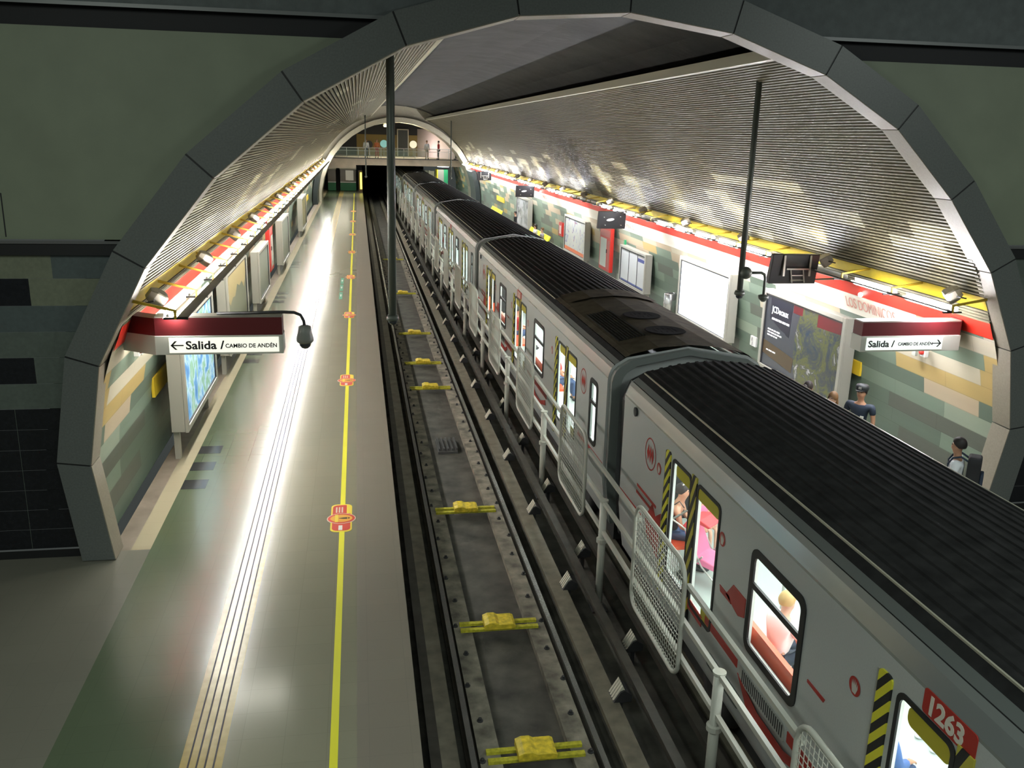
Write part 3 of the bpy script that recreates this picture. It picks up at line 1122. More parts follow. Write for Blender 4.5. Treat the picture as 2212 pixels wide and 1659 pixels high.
board('large lit poster case with a blue and green picture, nearest on the empty platform', 'poster case', -1, 16.15, 19.8, 0.55, 2.58, 0.30, 0.11,
      poster_mat('blue_green_poster', [(0.3, (0.04, 0.15, 0.40)), (0.42, (0.10, 0.28, 0.50)), (0.5, (0.35, 0.52, 0.62)), (0.58, (0.16, 0.34, 0.22)), (0.72, (0.3, 0.45, 0.4))], 2.2, 0.45, 0.5), 'poster cases on the empty platform')
t, xf, s = board('unlit poster case with a tan and grey green picture on the empty platform', 'poster case', -1, 22.2, 26.2, 0.5, 2.55, 0.28, 0.10,
                 pmat('grey_green_poster', (0.17, 0.19, 0.13), 0.3), 'poster cases on the empty platform')
mb = MB()
pts = [(22.35, 2.4), (22.35, 1.95)] + [(22.35 + 3.7 * k / 8, 1.95 - (0.2 if k % 2 else 0.06) - 0.12 * math.sin(k)) for k in range(1, 8)] + [(26.05, 2.0), (26.05, 2.4)]
mb.prism(pts, 'x', xf, xf + 0.002)
mb.build('tan_panel', pmat('tan_print', (0.42, 0.34, 0.16), 0.3), t)
board('plain grey notice case between the tan poster case and the red cabinet, empty platform', 'notice case', -1, 29.4, 32.7, 0.48, 2.15, 0.28, 0.1, pmat('grey_notice', (0.24, 0.27, 0.22), 0.3), 'poster cases on the empty platform')
board('plain notice case beyond the red cabinet, empty platform', 'notice case', -1, 38.7, 42.6, 0.40, 2.27, 0.28, 0.1, pmat('grey_notice', (0, 0, 0)), 'poster cases on the empty platform')
board('farthest poster case on the empty platform, with an ochre picture', 'poster case', -1, 53.0, 57.5, 0.33, 2.2, 0.28, 0.1,
      poster_mat('ochre_poster', [(0.3, (0.12, 0.14, 0.08)), (0.6, (0.3, 0.25, 0.1))], 2), 'poster cases on the empty platform')
# right wall
t, xf, s = board('large poster case with an earth globe and white lettering, on the far platform', 'poster case', 1, 16.85, 20.75, 0.42, 2.42, 0.30, 0.11,
                 pmat('slate_poster', (0.04, 0.045, 0.055), 0.25, em=0.1, emcol=(0.10, 0.11, 0.13)), 'poster cases on the far platform')
# globe print: disc clipped by the case edge
cy, cz, rr_ = 17.35, 1.28, 1.05
gpts = []
n = 40
poly = []
ya_, yb_, za_, zb_ = 16.97, 20.63, 0.54, 2.30
for k in range(n + 1):
    z = za_ + (zb_ - za_) * k / n
    d = math.sqrt(max(1.65 ** 2 - (z - 1.35) ** 2, 0))
    poly.append((cy + 0.02 + d, z))
poly = [(ya_, za_)] + poly + [(ya_, zb_)]
MB().prism(poly, 'x', xf - 0.002, xf).build('globe_print', poster_mat('globe_print', [(0.36, (0.02, 0.035, 0.06)), (0.46, (0.05, 0.06, 0.05)), (0.52, (0.10, 0.11, 0.03)), (0.58, (0.05, 0.055, 0.05)), (0.64, (0.40, 0.40, 0.38)), (0.72, (0.10, 0.10, 0.12))], 1.3, 0.12, 0.9, 0.74), t)
MB().prism([(16.98, 2.28), (18.05, 2.28), (18.05, 1.98), (16.98, 2.02)], 'x', xf - 0.004, xf - 0.001).build('red_label', pmat('poster_red', (0.13, 0.01, 0.015), 0.3, em=0.05), t)
MB().prism([(18.75, 2.29), (19.2, 2.29), (19.2, 2.08), (18.75, 2.08)], 'x', xf - 0.004, xf - 0.001).build('red_label', pmat('poster_red', (0, 0, 0)), t)
MB().prism([(19.25, 2.29), (19.3, 1.45), (19.32, 1.45), (20.35, 1.72), (20.4, 2.25)], 'x', xf - 0.003, xf - 0.001).build('dark_label', pmat('poster_navy', (0.015, 0.016, 0.03), 0.3), t)
MB().prism([(18.98, 1.02), (20.6, 1.16), (20.6, 0.82), (19.02, 0.66)], 'x', xf - 0.003, xf - 0.001).build('brown_band', pmat('poster_brown', (0.07, 0.045, 0.02), 0.3, em=0.05), t)
wt = pmat('white_print', (0.85, 0.85, 0.85), 0.4, em=0.5)
text('lettering', 'JCDecaux', 0.22, wt, (xf - 0.005, 20.28, 1.90), (0, -1, 0), (0, 0, 1), t, bold=0.002, sx=0.95)
sp = MB()
rs = random.Random(5)
for z_, y0_, n_, h_ in ((1.72, 20.25, 5, 0.05), (1.44, 20.42, 4, 0.035), (1.37, 20.42, 5, 0.035), (1.30, 20.42, 4, 0.035), (0.92, 20.40, 3, 0.03)):
    yy_ = y0_
    for q in range(n_):
        wd = rs.uniform(0.07, 0.18)
        sp.box((xf - 0.007, yy_ - wd, z_), (xf - 0.004, yy_, z_ + h_))
        yy_ -= wd + 0.035
sp.build('small_print', wt, t)
# blank white light box
t, xf, s = board('blank glowing white light box on the far platform', 'light box', 1, 22.9, 26.9, 0.48, 2.42, 0.30, 0.11,
                 pmat('blank_lit_panel', (0.9, 0.95, 1.0), 0.4, em=1.6, emcol=(0.84, 0.93, 1.0)), 'poster cases on the far platform', name='light_box')
# notice board in three panes
t, xf, s = board('pale notice board divided into three panes on the far platform', 'notice board', 1, 30.4, 33.6, 0.55, 1.98, 0.28, 0.09, pmat('pale_notice', (0.55, 0.57, 0.56), 0.3), 'notice boards on the far platform', name='notice_board')
mb = MB()
for y in (31.4, 32.45):
    mb.box((xf - 0.01, y - 0.02, 0.66), (xf, y + 0.02, 1.87))
mb.build('divider', dark, t)
mb = MB()
mb.box((xf - 0.004, 30.55, 1.62), (xf, 31.35, 1.74))
mb.box((xf - 0.004, 30.55, 0.66), (xf, 33.4, 0.72))
mb.build('blue_print', pmat('blue_print', (0.05, 0.07, 0.25), 0.4), t)
MB().box((10.16, 33.5, 1.95), (10.22, 33.65, 2.15)).build('green_tag', pmat('green_tag', (0.03, 0.3, 0.12), 0.4), t)
# red fire cabinet
def red_cabinet(label, side, ya, yb, z0, z1):
    xw = -3.38 if side < 0 else 10.13
    s = -side
    xf = xw + s * 0.15
    t = thing('fire_cabinet', label, 'cabinet', ((xw + xf) / 2, (ya + yb) / 2, z0), group='red fire cabinets')
    MB().box((xw, ya, z0), (xf, yb, z1)).build('cabinet_body', red, t, bevel=0.01)
    MB().box((xf, ya + 0.55, z0 + 0.15), (xf + s * 0.006, yb - 0.12, z1 - 0.45)).build('glass_door', pmat('cabinet_glass', (0.6, 0.65, 0.58), 0.15), t)
    MB().box((xf, ya + 0.08, z0 + 0.1), (xf + s * 0.006, ya + 0.42, z1 - 0.5)).build('side_panel', pmat('pale_red', (0.5, 0.12, 0.10), 0.4), t)
    MB().box((xf, ya + 0.08, z1 - 0.36), (xf + s * 0.006, yb - 0.12, z1 - 0.1)).build('name_plate', pmat('pale_red', (0, 0, 0)), t)
    MB().tube([(xf - s * 0.1, ya + 0.3, z1), (xf - s * 0.1, ya + 0.3, z1 + 0.1)], 0.06, 8).build('beacon', red, t)
    MB().box((xf, ya + 0.47, z0 + 0.75), (xf + s * 0.03, ya + 0.5, z0 + 0.9)).build('handle', dark, t)
    return t


red_cabinet('tall red fire cabinet with a pale glass door, far platform', 1, 34.9, 36.5, 0.66, 2.42)
red_cabinet('tall red fire cabinet on the empty platform wall', -1, 34.0, 35.3, 0.82, 2.55)
t = thing('call_box', 'small red emergency call box beside the tall map board, far platform', 'call box', (10.25, 44.7, 1.1))
MB().box((10.12, 44.35, 1.08), (10.3, 45.1, 1.75)).build('box', red, t, bevel=0.02)
MB().box((10.11, 44.55, 1.2), (10.12, 44.9, 1.6)).build('face_plate', pmat('call_plate', (0.7, 0.55, 0.5), 0.4), t)
t, xf, s = board('tall colourful map board with an orange foot, far platform', 'map board', 1, 39.2, 43.4, 0.55, 2.3, 0.28, 0.09,
                 poster_mat('map_print', [(0.33, (0.35, 0.12, 0.1)), (0.37, (0.25, 0.3, 0.42)), (0.43, (0.45, 0.46, 0.44)), (0.65, (0.5, 0.5, 0.42))], 2.6, 0.0), 'notice boards on the far platform', name='map_board')
MB().box((xf - 0.004, 39.3, 0.64), (xf, 43.3, 0.82)).build('orange_foot', pmat('orange_print', (0.65, 0.14, 0.03), 0.4), t)
board('grey streaked poster case farther along the far platform', 'poster case', 1, 53.1, 57.3, 0.45, 2.3, 0.28, 0.11,
      poster_mat('streaked_grey', [(0.3, (0.1, 0.11, 0.1)), (0.55, (0.45, 0.46, 0.45))], 1.4, 0.0), 'poster cases on the far platform')
# waste bin
t = thing('waste_bin', 'cylindrical steel waste bin beside the white light box', 'bin', (10.05, 27.7, 0))
MB().tube([(10.05, 27.7, 0.0), (10.05, 27.7, 0.4)], 0.04, 8).build('stand', silver, t)
MB().lathe([(0.17, 0.4), (0.2, 0.42), (0.2, 1.05), (0.17, 1.08), (0.16, 1.0)], (10.05, 27.7, 0), 20).build('drum', pmat('polished_steel', (0.6, 0.6, 0.6), 0.22, 0.9), t, smooth=True)
MB().lathe([(0.15, 1.06), (0.15, 1.075)], (10.05, 27.7, 0), 20).build('opening', black, t)
# small plates
def plate(name, label, cat, side, y0_, y1_, z0, z1, m, th=0.03, group=None):
    zc = (z0 + z1) / 2
    xw = CX + side * math.sqrt(RT ** 2 - (zc - CZ) ** 2)
    t = thing(name, label, cat, (xw - side * th, (y0_ + y1_) / 2, z0), group=group)
    MB().box((xw - side * (th + 0.02), y0_, z0), (xw - side * 0.0, y1_, z1)).build('plate', m, t)
    return t, xw - side * (th + 0.021)


ysign = pmat('yellow_sign', (0.72, 0.50, 0.03), 0.45)
plate('wall_sign', 'plain yellow wall sign next to the large lit blue poster case', 'sign', -1, 16.2, 18.0, 1.22, 1.58, ysign)
plate('wall_sign', 'plain yellow wall sign next to the globe poster case', 'sign', 1, 16.72, 17.6, 1.20, 1.50, ysign)
plate('wall_sign', 'small far yellow wall sign on the empty platform', 'sign', -1, 67.0, 70.5, 0.95, 1.3, ysign)
plate('wall_sign', 'small far yellow wall sign above the far row of yellow seats', 'sign', 1, 64.5, 68.0, 1.25, 1.6, ysign)
t, xf = plate('number_plate', 'small white number plate E3 on the wall between the light box and the globe poster', 'sign', 1, 21.85, 22.2, 0.62, 0.88, white)
text('lettering', 'E', 0.13, black, (xf - 0.001, 22.12, 0.75), (0, -1, 0), (0, 0, 1), t)
text('lettering', '3', 0.13, black, (xf - 0.001, 22.10, 0.64), (0, -1, 0), (0, 0, 1), t)
for side, y, z, lab in ((-1, 13.9, 2.62, 'small red and white alarm unit under the exit sign of the empty platform'), (1, 14.35, 2.28, 'small red and white alarm unit under the exit sign of the far platform')):
    xw = CX + side * math.sqrt(RT ** 2 - (z - CZ) ** 2)
    xw -= side * 0.06
    t = thing('alarm_unit', lab, 'alarm', (xw - side * 0.05, y, z - 0.08), group='alarm units')
    MB().box((xw, y - 0.07, z - 0.07), (xw - side * 0.08, y + 0.07, z + 0.09)).build('base', white, t, bevel=0.01)
    MB().ball((xw - side * 0.1, y, z + 0.02), 0.05).build('red_lens', red, t, smooth=True)
    MB().box((xw, y + 0.25, z - 0.12), (xw - side * 0.05, y + 0.36, z + 0.1)).build('sounder', pmat('grey_box', (0.4, 0.42, 0.36), 0.4), t)
# station name on the lit band
lb = pmat('red_letters', (0.62, 0.30, 0.24), 0.5)
for k, y in enumerate((17.1, 34.0, 50.0)):
    a = 18.8
    p = circ(a, RT - 0.015)
    t = thing('station_name', 'thin red letters of the station name on the bright band, %s from the near arch' % ordw(k), 'lettering', (p[0], y, p[1]), group='station names on the far wall')
    ud = Vector((-math.sin(R(a)), 0, math.cos(R(a))))
    o = text('letters', 'LOS DOMINICOS', 0.32, lb, (p[0] + 0.03, y, p[1] - 0.13), (0, -1, 0), ud, t, depth=0.003, sx=0.74)
    b = circ(21.3, RT - 0.05)
    MB().ball((b[0], y - 0.75, b[1] - 0.05), 0.05).build('small_lamp', pmat('small_lamp', (1, .9, .8), .4, em=4), t)
# yellow seats on the far platform
seatm = pmat('yellow_seat', (0.85, 0.80, 0.02), 0.35)
pr = None
i = 0
for row, (ys, n_) in enumerate(((47.0, 9), (63.4, 8))):
    for k in range(n_):
        y = ys + 0.62 * k
        lab = 'yellow moulded seat on the far platform, %s row, %s seat from its near end' % ('nearer' if row == 0 else 'farther', ordw(k))
        if pr is None:
            t = thing('platform_seat', lab, 'seat', (9.75, y, 0), group='yellow seats on the far platform')
            MB().prism([(9.48, 0.42), (9.84, 0.38), (9.93, 0.43), (10.10, 0.80), (10.05, 0.82), (9.86, 0.47), (9.48, 0.47)], 'y', y - 0.27, y + 0.27).build('shell', seatm, t, bevel=0.02)
            MB().box((9.65, y - 0.04, 0.0), (9.75, y + 0.04, 0.41)).build('leg', dark, t)
            pr = t
        else:
            c = copy_tree(pr, (9.75, y, 0))
            c['label'] = lab

# ------------------------------------------------------------------ floor stickers
st0 = None
stk_red = pmat('sticker_red', (0.62, 0.05, 0.03), 0.4)
stk_yel = pmat('sticker_yellow', (0.85, 0.68, 0.06), 0.4)
stk_or = pmat('sticker_orange', (0.80, 0.40, 0.04), 0.4)
stk_pk = pmat('sticker_white', (0.75, 0.6, 0.5), 0.4)
for k in range(8):
    y = 13.3 + 8.28 * k
    x = -0.36
    lab = 'red and yellow warning sticker on the yellow floor line, %s from the near arch' % ordw(k)
    if st0 is None:
        t = thing('floor_sticker', lab, 'sticker', (x, y, 0.004), group='warning stickers on the yellow line')
        MB().prism(rrect(x - 0.165, y - 0.52, x + 0.165, y + 0.54, 0.1), 'z', 0.0, 0.006).build('border', stk_yel, t)
        MB().prism(rrect(x - 0.14, y - 0.48, x + 0.14, y + 0.50, 0.09), 'z', 0.006, 0.0075).build('ground', stk_red, t)
        MB().prism([(x + 0.08, y + 0.16), (x + 0.155, y + 0.16), (x + 0.155, y + 0.44), (x + 0.12, y + 0.51), (x + 0.08, y + 0.52)], 'z', 0.0075, 0.0085).build('yellow_flap', stk_yel, t)
        for r_, m, z, nm in ((1.0, stk_pk, 0.0095, 'oval_edge'), (0.94, stk_red, 0.0105, 'oval_ring'), (0.76, stk_or, 0.0115, 'oval_centre')):
            MB().prism([(x + 0.225 * r_ * math.cos(a), y - 0.03 + 0.20 * r_ ** 1.3 * math.sin(a)) for a in [2 * PI * q / 28 for q in range(28)]], 'z', 0.0, z).build(nm, m, t)
        MB().box((x - 0.1, y - 0.17, 0.0115), (x - 0.05, y + 0.11, 0.012)).build('yellow_bar', stk_yel, t)
        MB().prism([(x - 0.04, y - 0.035), (x + 0.03, y - 0.055), (x + 0.09, y - 0.06), (x + 0.09, y + 0.0), (x + 0.03, y - 0.005), (x - 0.04, y - 0.025)], 'z', 0.0115, 0.0125).build('figure', black, t)
        MB().prism([(x + 0.115 + 0.018 * math.cos(a), y - 0.03 + 0.022 * math.sin(a)) for a in [2 * PI * q / 10 for q in range(10)]], 'z', 0.0115, 0.0125).build('figure_head', black, t)
        mb = MB()
        for dx in (-0.08, -0.035, 0.01):
            mb.box((x + dx - 0.012, y + 0.2, 0.0075), (x + dx + 0.012, y + 0.42, 0.0085))
        mb.build('lettering', stk_pk, t)
        MB().box((x - 0.04, y - 0.46, 0.0075), (x + 0.02, y - 0.29, 0.0085)).build('badge', white, t)
        st0 = t
    else:
        c = copy_tree(st0, (x, y, 0.004))
        c['label'] = lab
grn = pmat('green_sticker', (0.02, 0.26, 0.14), 0.4)
for k, y in enumerate((33.6, 35.4, 37.1)):
    t = thing('arrow_sticker', 'narrow green sticker with a white arrow beside the yellow line, %s of three' % ['nearest', 'middle', 'farthest'][k], 'sticker', (-0.7, y, 0.002), group='green stickers')
    MB().box((-0.76, y - 0.75, 0.0), (-0.64, y + 0.75, 0.004)).build('ground', grn, t)
    MB().prism([(-0.72, y - 0.2), (-0.68, y - 0.2), (-0.68, y + 0.1), (-0.65, y + 0.1), (-0.70, y + 0.3), (-0.75, y + 0.1), (-0.72, y + 0.1)], 'z', 0.004, 0.005).build('arrow', white, t)

# ------------------------------------------------------------------ fence between the tracks
fence_m = pmat('white_fence_paint', (0.50, 0.50, 0.44), 0.4)
XF = 3.60
NP = 17
fence = thing('fence', 'white fence of round posts, triple rails and mesh panels between the two tracks', 'fence', (XF, 7.62, -1.25))
FP = None
for k in range(-1, NP):
    y = 7.62 + 4.55 * k
    dy = 4.55 * k
    if FP is None:
        y = 7.62 - 4.55
        post = MB().tube([(XF, y, -1.25), (XF, y, 0.60)], 0.058, 14).build('post', fence_m, fence, smooth=True)
        MB().lathe([(0.07, 0.58), (0.072, 0.61), (0.0, 0.615)], (XF, y, 0), 14).build('cap', fence_m, post)
        MB().lathe([(0.06, -0.10), (0.085, -0.09), (0.085, -0.03), (0.06, -0.02)], (XF, y, 0), 14).build('collar', fence_m, post)
        MB().box((XF - 0.12, y - 0.12, -1.25), (XF + 0.12, y + 0.12, -1.22)).build('foot_plate', dark, post)
        yb0, yb1 = y + 1.0, y + 2.85
        fr = rrect(yb0, -0.15, yb1, 1.30, 0.22, 5)
        panel = MB().tube([(XF - 0.05, p[0], p[1]) for p in fr], 0.028, 8, closed=True).build('panel_frame', fence_m, fence, smooth=True)
        mb = MB()
        nv, nh = 27, 22
        for j in range(1, nv):
            yy = yb0 + (yb1 - yb0) * j / nv
            e = min(yy - yb0, yb1 - yy)
            cut = 0.22 - math.sqrt(max(0, 0.22 ** 2 - (0.22 - e) ** 2)) if e < 0.22 else 0
            mb.box((XF - 0.054, yy - 0.0028, -0.15 + cut), (XF - 0.047, yy + 0.0028, 1.30 - cut))
        for j in range(1, nh):
            zz = -0.15 + 1.45 * j / nh
            e = min(zz + 0.15, 1.30 - zz)
            cut = 0.22 - math.sqrt(max(0, 0.22 ** 2 - (0.22 - e) ** 2)) if e < 0.22 else 0
            mb.box((XF - 0.047, yb0 + cut, zz - 0.0028), (XF - 0.040, yb1 - cut, zz + 0.0028))
        mb.build('wire_mesh', fence_m, panel)
        rails = [MB().box((XF - 0.025, y + 2.82, 1.03), (XF + 0.025, y + 4.55 + 1.02, 1.08)).build('top_rail', fence_m, fence)]
        for z in (0.57, 0.10):
            rails.append(MB().box((XF - 0.025, y + 0.05, z - 0.03), (XF + 0.025, y + 4.50, z + 0.03)).build('lower_rail', fence_m, fence))
        FP = [post, panel] + rails
    else:
        for o in FP:
            copy_tree(o, (o.location.x, o.location.y + 4.55 * (k + 1), o.location.z))

# ------------------------------------------------------------------ the train
body_m = pmat('silver_train_paint', (0.44, 0.46, 0.45), 0.36, 0.1, jit=0.04, jscale=60)
body_l = pmat('train_cant_rail', (0.22, 0.235, 0.23), 0.16, 0.3)
roof_m = pmat('dark_ribbed_roof', (0.018, 0.018, 0.018), 0.85, jit=0.3, jscale=5, spec=0.05)
roof_g = pmat('grey_gutter', (0.09, 0.10, 0.095), 0.5)
roof_b = pmat('brown_roof_unit', (0.05, 0.043, 0.030), 0.9, jit=0.3, jscale=4, spec=0.03)
inner_m = pmat('white_interior', (0.72, 0.77, 0.74), 0.4)
floor_in = pmat('grey_vinyl_floor', (0.42, 0.50, 0.47), 0.35)
glass_m = pmat('train_glass', (0.75, 0.85, 0.85), 0.04, alpha=0.10)
hazard = stripe_mat('hazard_stripes', (0.62, 0.58, 0.03), (0.012, 0.012, 0.012), 0.20, 'yz', 1.3)
hazard2 = stripe_mat('worn_hazard_stripes', (0.45, 0.40, 0.05), (0.012, 0.012, 0.012), 0.34, 'yz', 2.2)
tred = pmat('train_red', (0.36, 0.025, 0.018), 0.4)
ylabel = pmat('olive_yellow_label', (0.42, 0.37, 0.02), 0.45)
seat_or = pmat('orange_red_seat', (0.72, 0.10, 0.03), 0.35)
lampm = pmat('car_ceiling_lamp', (1, 1, 1), 0.5, em=CAR_E, emcol=(0.93, 1.0, 0.97))
under_m = pmat('underframe', (0.02, 0.02, 0.02), 0.7)
tyre = pmat('rubber_tyre', (0.02, 0.02, 0.02), 0.7)
XN, XFR = 4.0, 6.7
CARL = 17.3
DOORS = [2.55, 7.80, 12.90]           # start of each doorway, 1.65 long
WINS = [(5.62, 6.82), (10.88, 12.06)]


def side_wall(mb, x, holes, z0, z1, ya, yb, mi=0):
    ys = sorted(set([ya, yb] + [h[0] for h in holes] + [h[1] for h in holes]))
    for a, b in zip(ys, ys[1:]):
        hs = sorted([(h[2], h[3]) for h in holes if h[0] <= a + 1e-6 and h[1] >= b - 1e-6])
        z = z0
        for h0, h1 in hs:
            mb.face([(x, a, z), (x, b, z), (x, b, h0), (x, a, h0)], mi)
            z = h1
        mb.face([(x, a, z), (x, b, z), (x, b, z1), (x, a, z1)], mi)


def frame_loop(mb, x0, x1, y0, y1, z0, z1, wdt, r, n=5):
    """rounded picture frame in the yz plane, from x0 to x1"""
    o = rrect(y0, z0, y1, z1, r, n)
    i_ = rrect(y0 + wdt, z0 + wdt, y1 - wdt, z1 - wdt, max(r - wdt * 0.6, 0.02), n)
    m = len(o)
    for k in range(m):
        a, b, c, d = o[k], o[(k + 1) % m], i_[(k + 1) % m], i_[k]
        mb.face([(x0, *a), (x0, *b), (x0, *c), (x0, *d)])
        mb.face([(x1, *d), (x1, *c), (x1, *b), (x1, *a)])
        mb.face([(x0, *a), (x1, *a), (x1, *b), (x0, *b)])
        mb.face([(x0, *d), (x0, *c), (x1, *c), (x1, *d)])


def car(label, Y, number, detail=True, ac=False):
    t = thing('train_car', label, 'train car', (5.35, Y + 8.65, -1.25), group='cars of the train')
    ya, yb = Y + 0.5, Y + 16.8
    # holes
    holes = []
    for d in DOORS:
        holes += [(Y + d + 0.05, Y + d + 0.72, 0.32, 1.88), (Y + d + 0.98, Y + d + 1.62, 0.32, 1.88)]
    for a, b in WINS:
        holes.append((Y + a + 0.07, Y + b - 0.07, 0.75, 1.79))
    holes.append((Y + 1.10, Y + 1.50, 0.75, 1.79))
    mb = MB()
    side_wall(mb, XN, holes, 0.30, 2.10, ya, yb)
    side_wall(mb, XFR, holes, 0.30, 2.10, ya, yb)
    # lower body tucks in, upper body curves to the gutter
    for x, s in ((XN, 1), (XFR, -1)):
        mb.sheet([(x + s * 0.10, -0.42), (x + s * 0.05, -0.1), (x, 0.30)], 'y', ya, yb)
    # end walls as a frame with the opening for the gangway
    prof = [(XN + 0.10, -0.42), (XN + 0.05, -0.1), (XN, 0.3), (XN, 2.10), (XN + 0.02, 2.19), (XN + 0.06, 2.28), (XN + 0.12, 2.34), (XN + 0.30, 2.45), (5.35, 2.62)]
    prof = prof + [(2 * 5.35 - x, z) for x, z in prof[::-1][1:]]
    ins = [(4.75, -0.42), (4.75, 0.3), (4.75, 2.02), (4.76, 2.03), (4.78, 2.04), (4.82, 2.05), (4.9, 2.05), (5.1, 2.05), (5.35, 2.05)]
    ins = ins + [(2 * 5.35 - x, z) for x, z in ins[::-1][1:]]
    for y in (ya, yb):
        for k in range(len(prof) - 1):
            a, b, c, d = prof[k], prof[k + 1], ins[k + 1], ins[k]
            mb.face([(a[0], y, a[1]), (b[0], y, b[1]), (c[0], y, c[1]), (d[0], y, d[1])])
    mb.face([(XN + .1, ya, -0.42), (XFR - .1, ya, -0.42), (XFR - .1, yb, -0.42), (XN + .1, yb, -0.42)])
    mb.build('body', body_m, t)
    mb = MB()
    for x, s in ((XN, 1), (XFR, -1)):
        mb.sheet([(x, 2.10), (x + s * 0.004, 2.125), (x + s * 0.014, 2.15), (x + s * 0.06, 2.27), (x + s * 0.097, 2.33)], 'y', ya, yb)
    mb.build('cant_rail', body_l, t)
    # roof: gutters, pale lip, ribbed skin
    mb = MB()
    for s, x in ((1, XN), (-1, XFR)):
        mb.sheet([(x + s * 0.097, 2.33), (x + s * 0.10, 2.30), (x + s * 0.118, 2.325)], 'y', ya, yb, 1)
        mb.sheet([(x + s * 0.118, 2.325), (x + s * 0.19, 2.385)], 'y', ya, yb, 0)
        mb.sheet([(x + s * 0.19, 2.385), (x + s * 0.265, 2.45)], 'y', ya, yb, 1)
    mb.build('gutter', [roof_g, roof_m], t)
    mb = MB()
    for s, x in ((1, XN), (-1, XFR)):
        mb.box((x + s * 0.265, (Y + 5.9 if ac else ya + .05), 2.45), (x + s * 0.283, yb - .05, 2.468))
    mb.build('roof_lip', pmat('pale_roof_lip', (0.40, 0.38, 0.30), 0.35, 0.3), t)
    x0, x1 = XN + 0.283, XFR - 0.283
    line = []
    nr = 15
    for k in range(nr):
        for tt, dz in ((0.0, 0), (0.55, 0), (0.64, 0.014), (0.91, 0.014)):
            u = (k + tt) / nr
            line.append((x0 + (x1 - x0) * u, 2.455 + 0.17 * (1 - (2 * u - 1) ** 2) + dz))
    line.append((x1, 2.455))
    yr = (Y + 5.9) if ac else ya
    MB().sheet(line, 'y', yr, yb - 0.02).build('ribbed_roof', roof_m, t)
    if ac:
        mb = MB()
        ln = [(x0, 2.455), (x0 + 0.08, 2.50), (4.85, 2.61), (5.35, 2.65), (5.85, 2.61), (x1 - 0.08, 2.50), (x1, 2.455)]
        mb.sheet(ln, 'y', ya, yr)
        mb.sheet([(p[0], p[1] + 0.035) for p in ln[1:-1]], 'y', Y + 5.0, yr)
        u = mb.build('roof_unit', roof_b, t)
        for yy in (Y + 3.0, Y + 1.62):
            f = MB().lathe([(0.37, 0.0), (0.35, 0.012), (0.0, 0.004)], (5.33, yy, 2.652), 28)
            for j in range(12):
                a = 2 * PI * j / 12
                f.box((5.33 + 0.2 * math.cos(a) - .01, yy + 0.2 * math.sin(a) - .1, 2.656), (5.33 + 0.2 * math.cos(a) + .01, yy + 0.2 * math.sin(a) + .1, 2.662))
            fo = f.build('fan_grille', pmat('matt_black', (0.010, 0.010, 0.010), 0.95, spec=0.02), t)
        mb = MB()
        for j in range(9):
            xx = 4.42 + 0.056 * j
            mb.box((xx, Y + 1.4, 2.50 + 0.011 * j), (xx + 0.03, Y + 3.7, 2.54 + 0.011 * j))
        mb.build('louvres', pmat('matt_dark', (0.02, 0.02, 0.018), 0.95, spec=0.02), t)
    # inside
    mb = MB()
    side_wall(mb, XN + 0.045, holes, 0.0, 2.1, ya + .05, yb - .05)
    side_wall(mb, XFR - 0.045, holes, 0.0, 2.1, ya + .05, yb - .05)
    mb.face([(XN + .07, ya, 2.1), (XFR - .07, ya, 2.1), (XFR - .07, yb, 2.1), (XN + .07, yb, 2.1)])
    lining = mb
    MB().box((XN + .07, ya + .05, 0.0), (XFR - .07, yb - .05, 0.02)).build('car_floor', floor_in, t)
    for x in (4.75, 5.95):
        MB().box((x - 0.09, ya + .5, 2.07), (x + 0.09, yb - .5, 2.095)).build('ceiling_lamp', lampm, t)
    # window reveals
    if True:
        mb = lining
        for h in holes:
            for x in (XN, XFR - 0.045):
                y0, y1, z0, z1 = h
                mb.face([(x, y0, z0), (x + .045, y0, z0), (x + .045, y0, z1), (x, y0, z1)])
                mb.face([(x, y1, z0), (x + .045, y1, z0), (x + .045, y1, z1), (x, y1, z1)])
                mb.face([(x, y0, z0), (x + .045, y0, z0), (x + .045, y1, z0), (x, y1, z0)])
        mb.build('interior_lining', inner_m, t)
    if detail:
        for bi, (b0, b1) in enumerate(((Y + 5.6, Y + 7.55), (Y + 10.0 + 0.1, Y + 12.6), (Y + 14.9, Y + 16.3))):
            for x, s in ((XN + 0.08, 1), (XFR - 0.08, -1)):
                sn = 'bench_seat'
                b = MB().prism([(x, 0.40), (x + s * 0.42, 0.40), (x + s * 0.43, 0.46), (x + s * 0.12, 0.45), (x + s * 0.08, 0.88), (x + s * 0.02, 0.88)], 'y', b0, b1).build(sn, seat_or, t)
                MB().box((x + s * 0.05, b0 + .1, 0.02), (x + s * 0.3, b1 - .1, 0.40)).build('seat_box', inner_m, b)
        mb = MB()
        for yy in (4.9, 8.6, 13.8):
            mb.tube([(5.35, Y + yy, 0.02), (5.35, Y + yy, 2.1)], 0.018, 8)
        mb.build('grab_poles', silver, t)
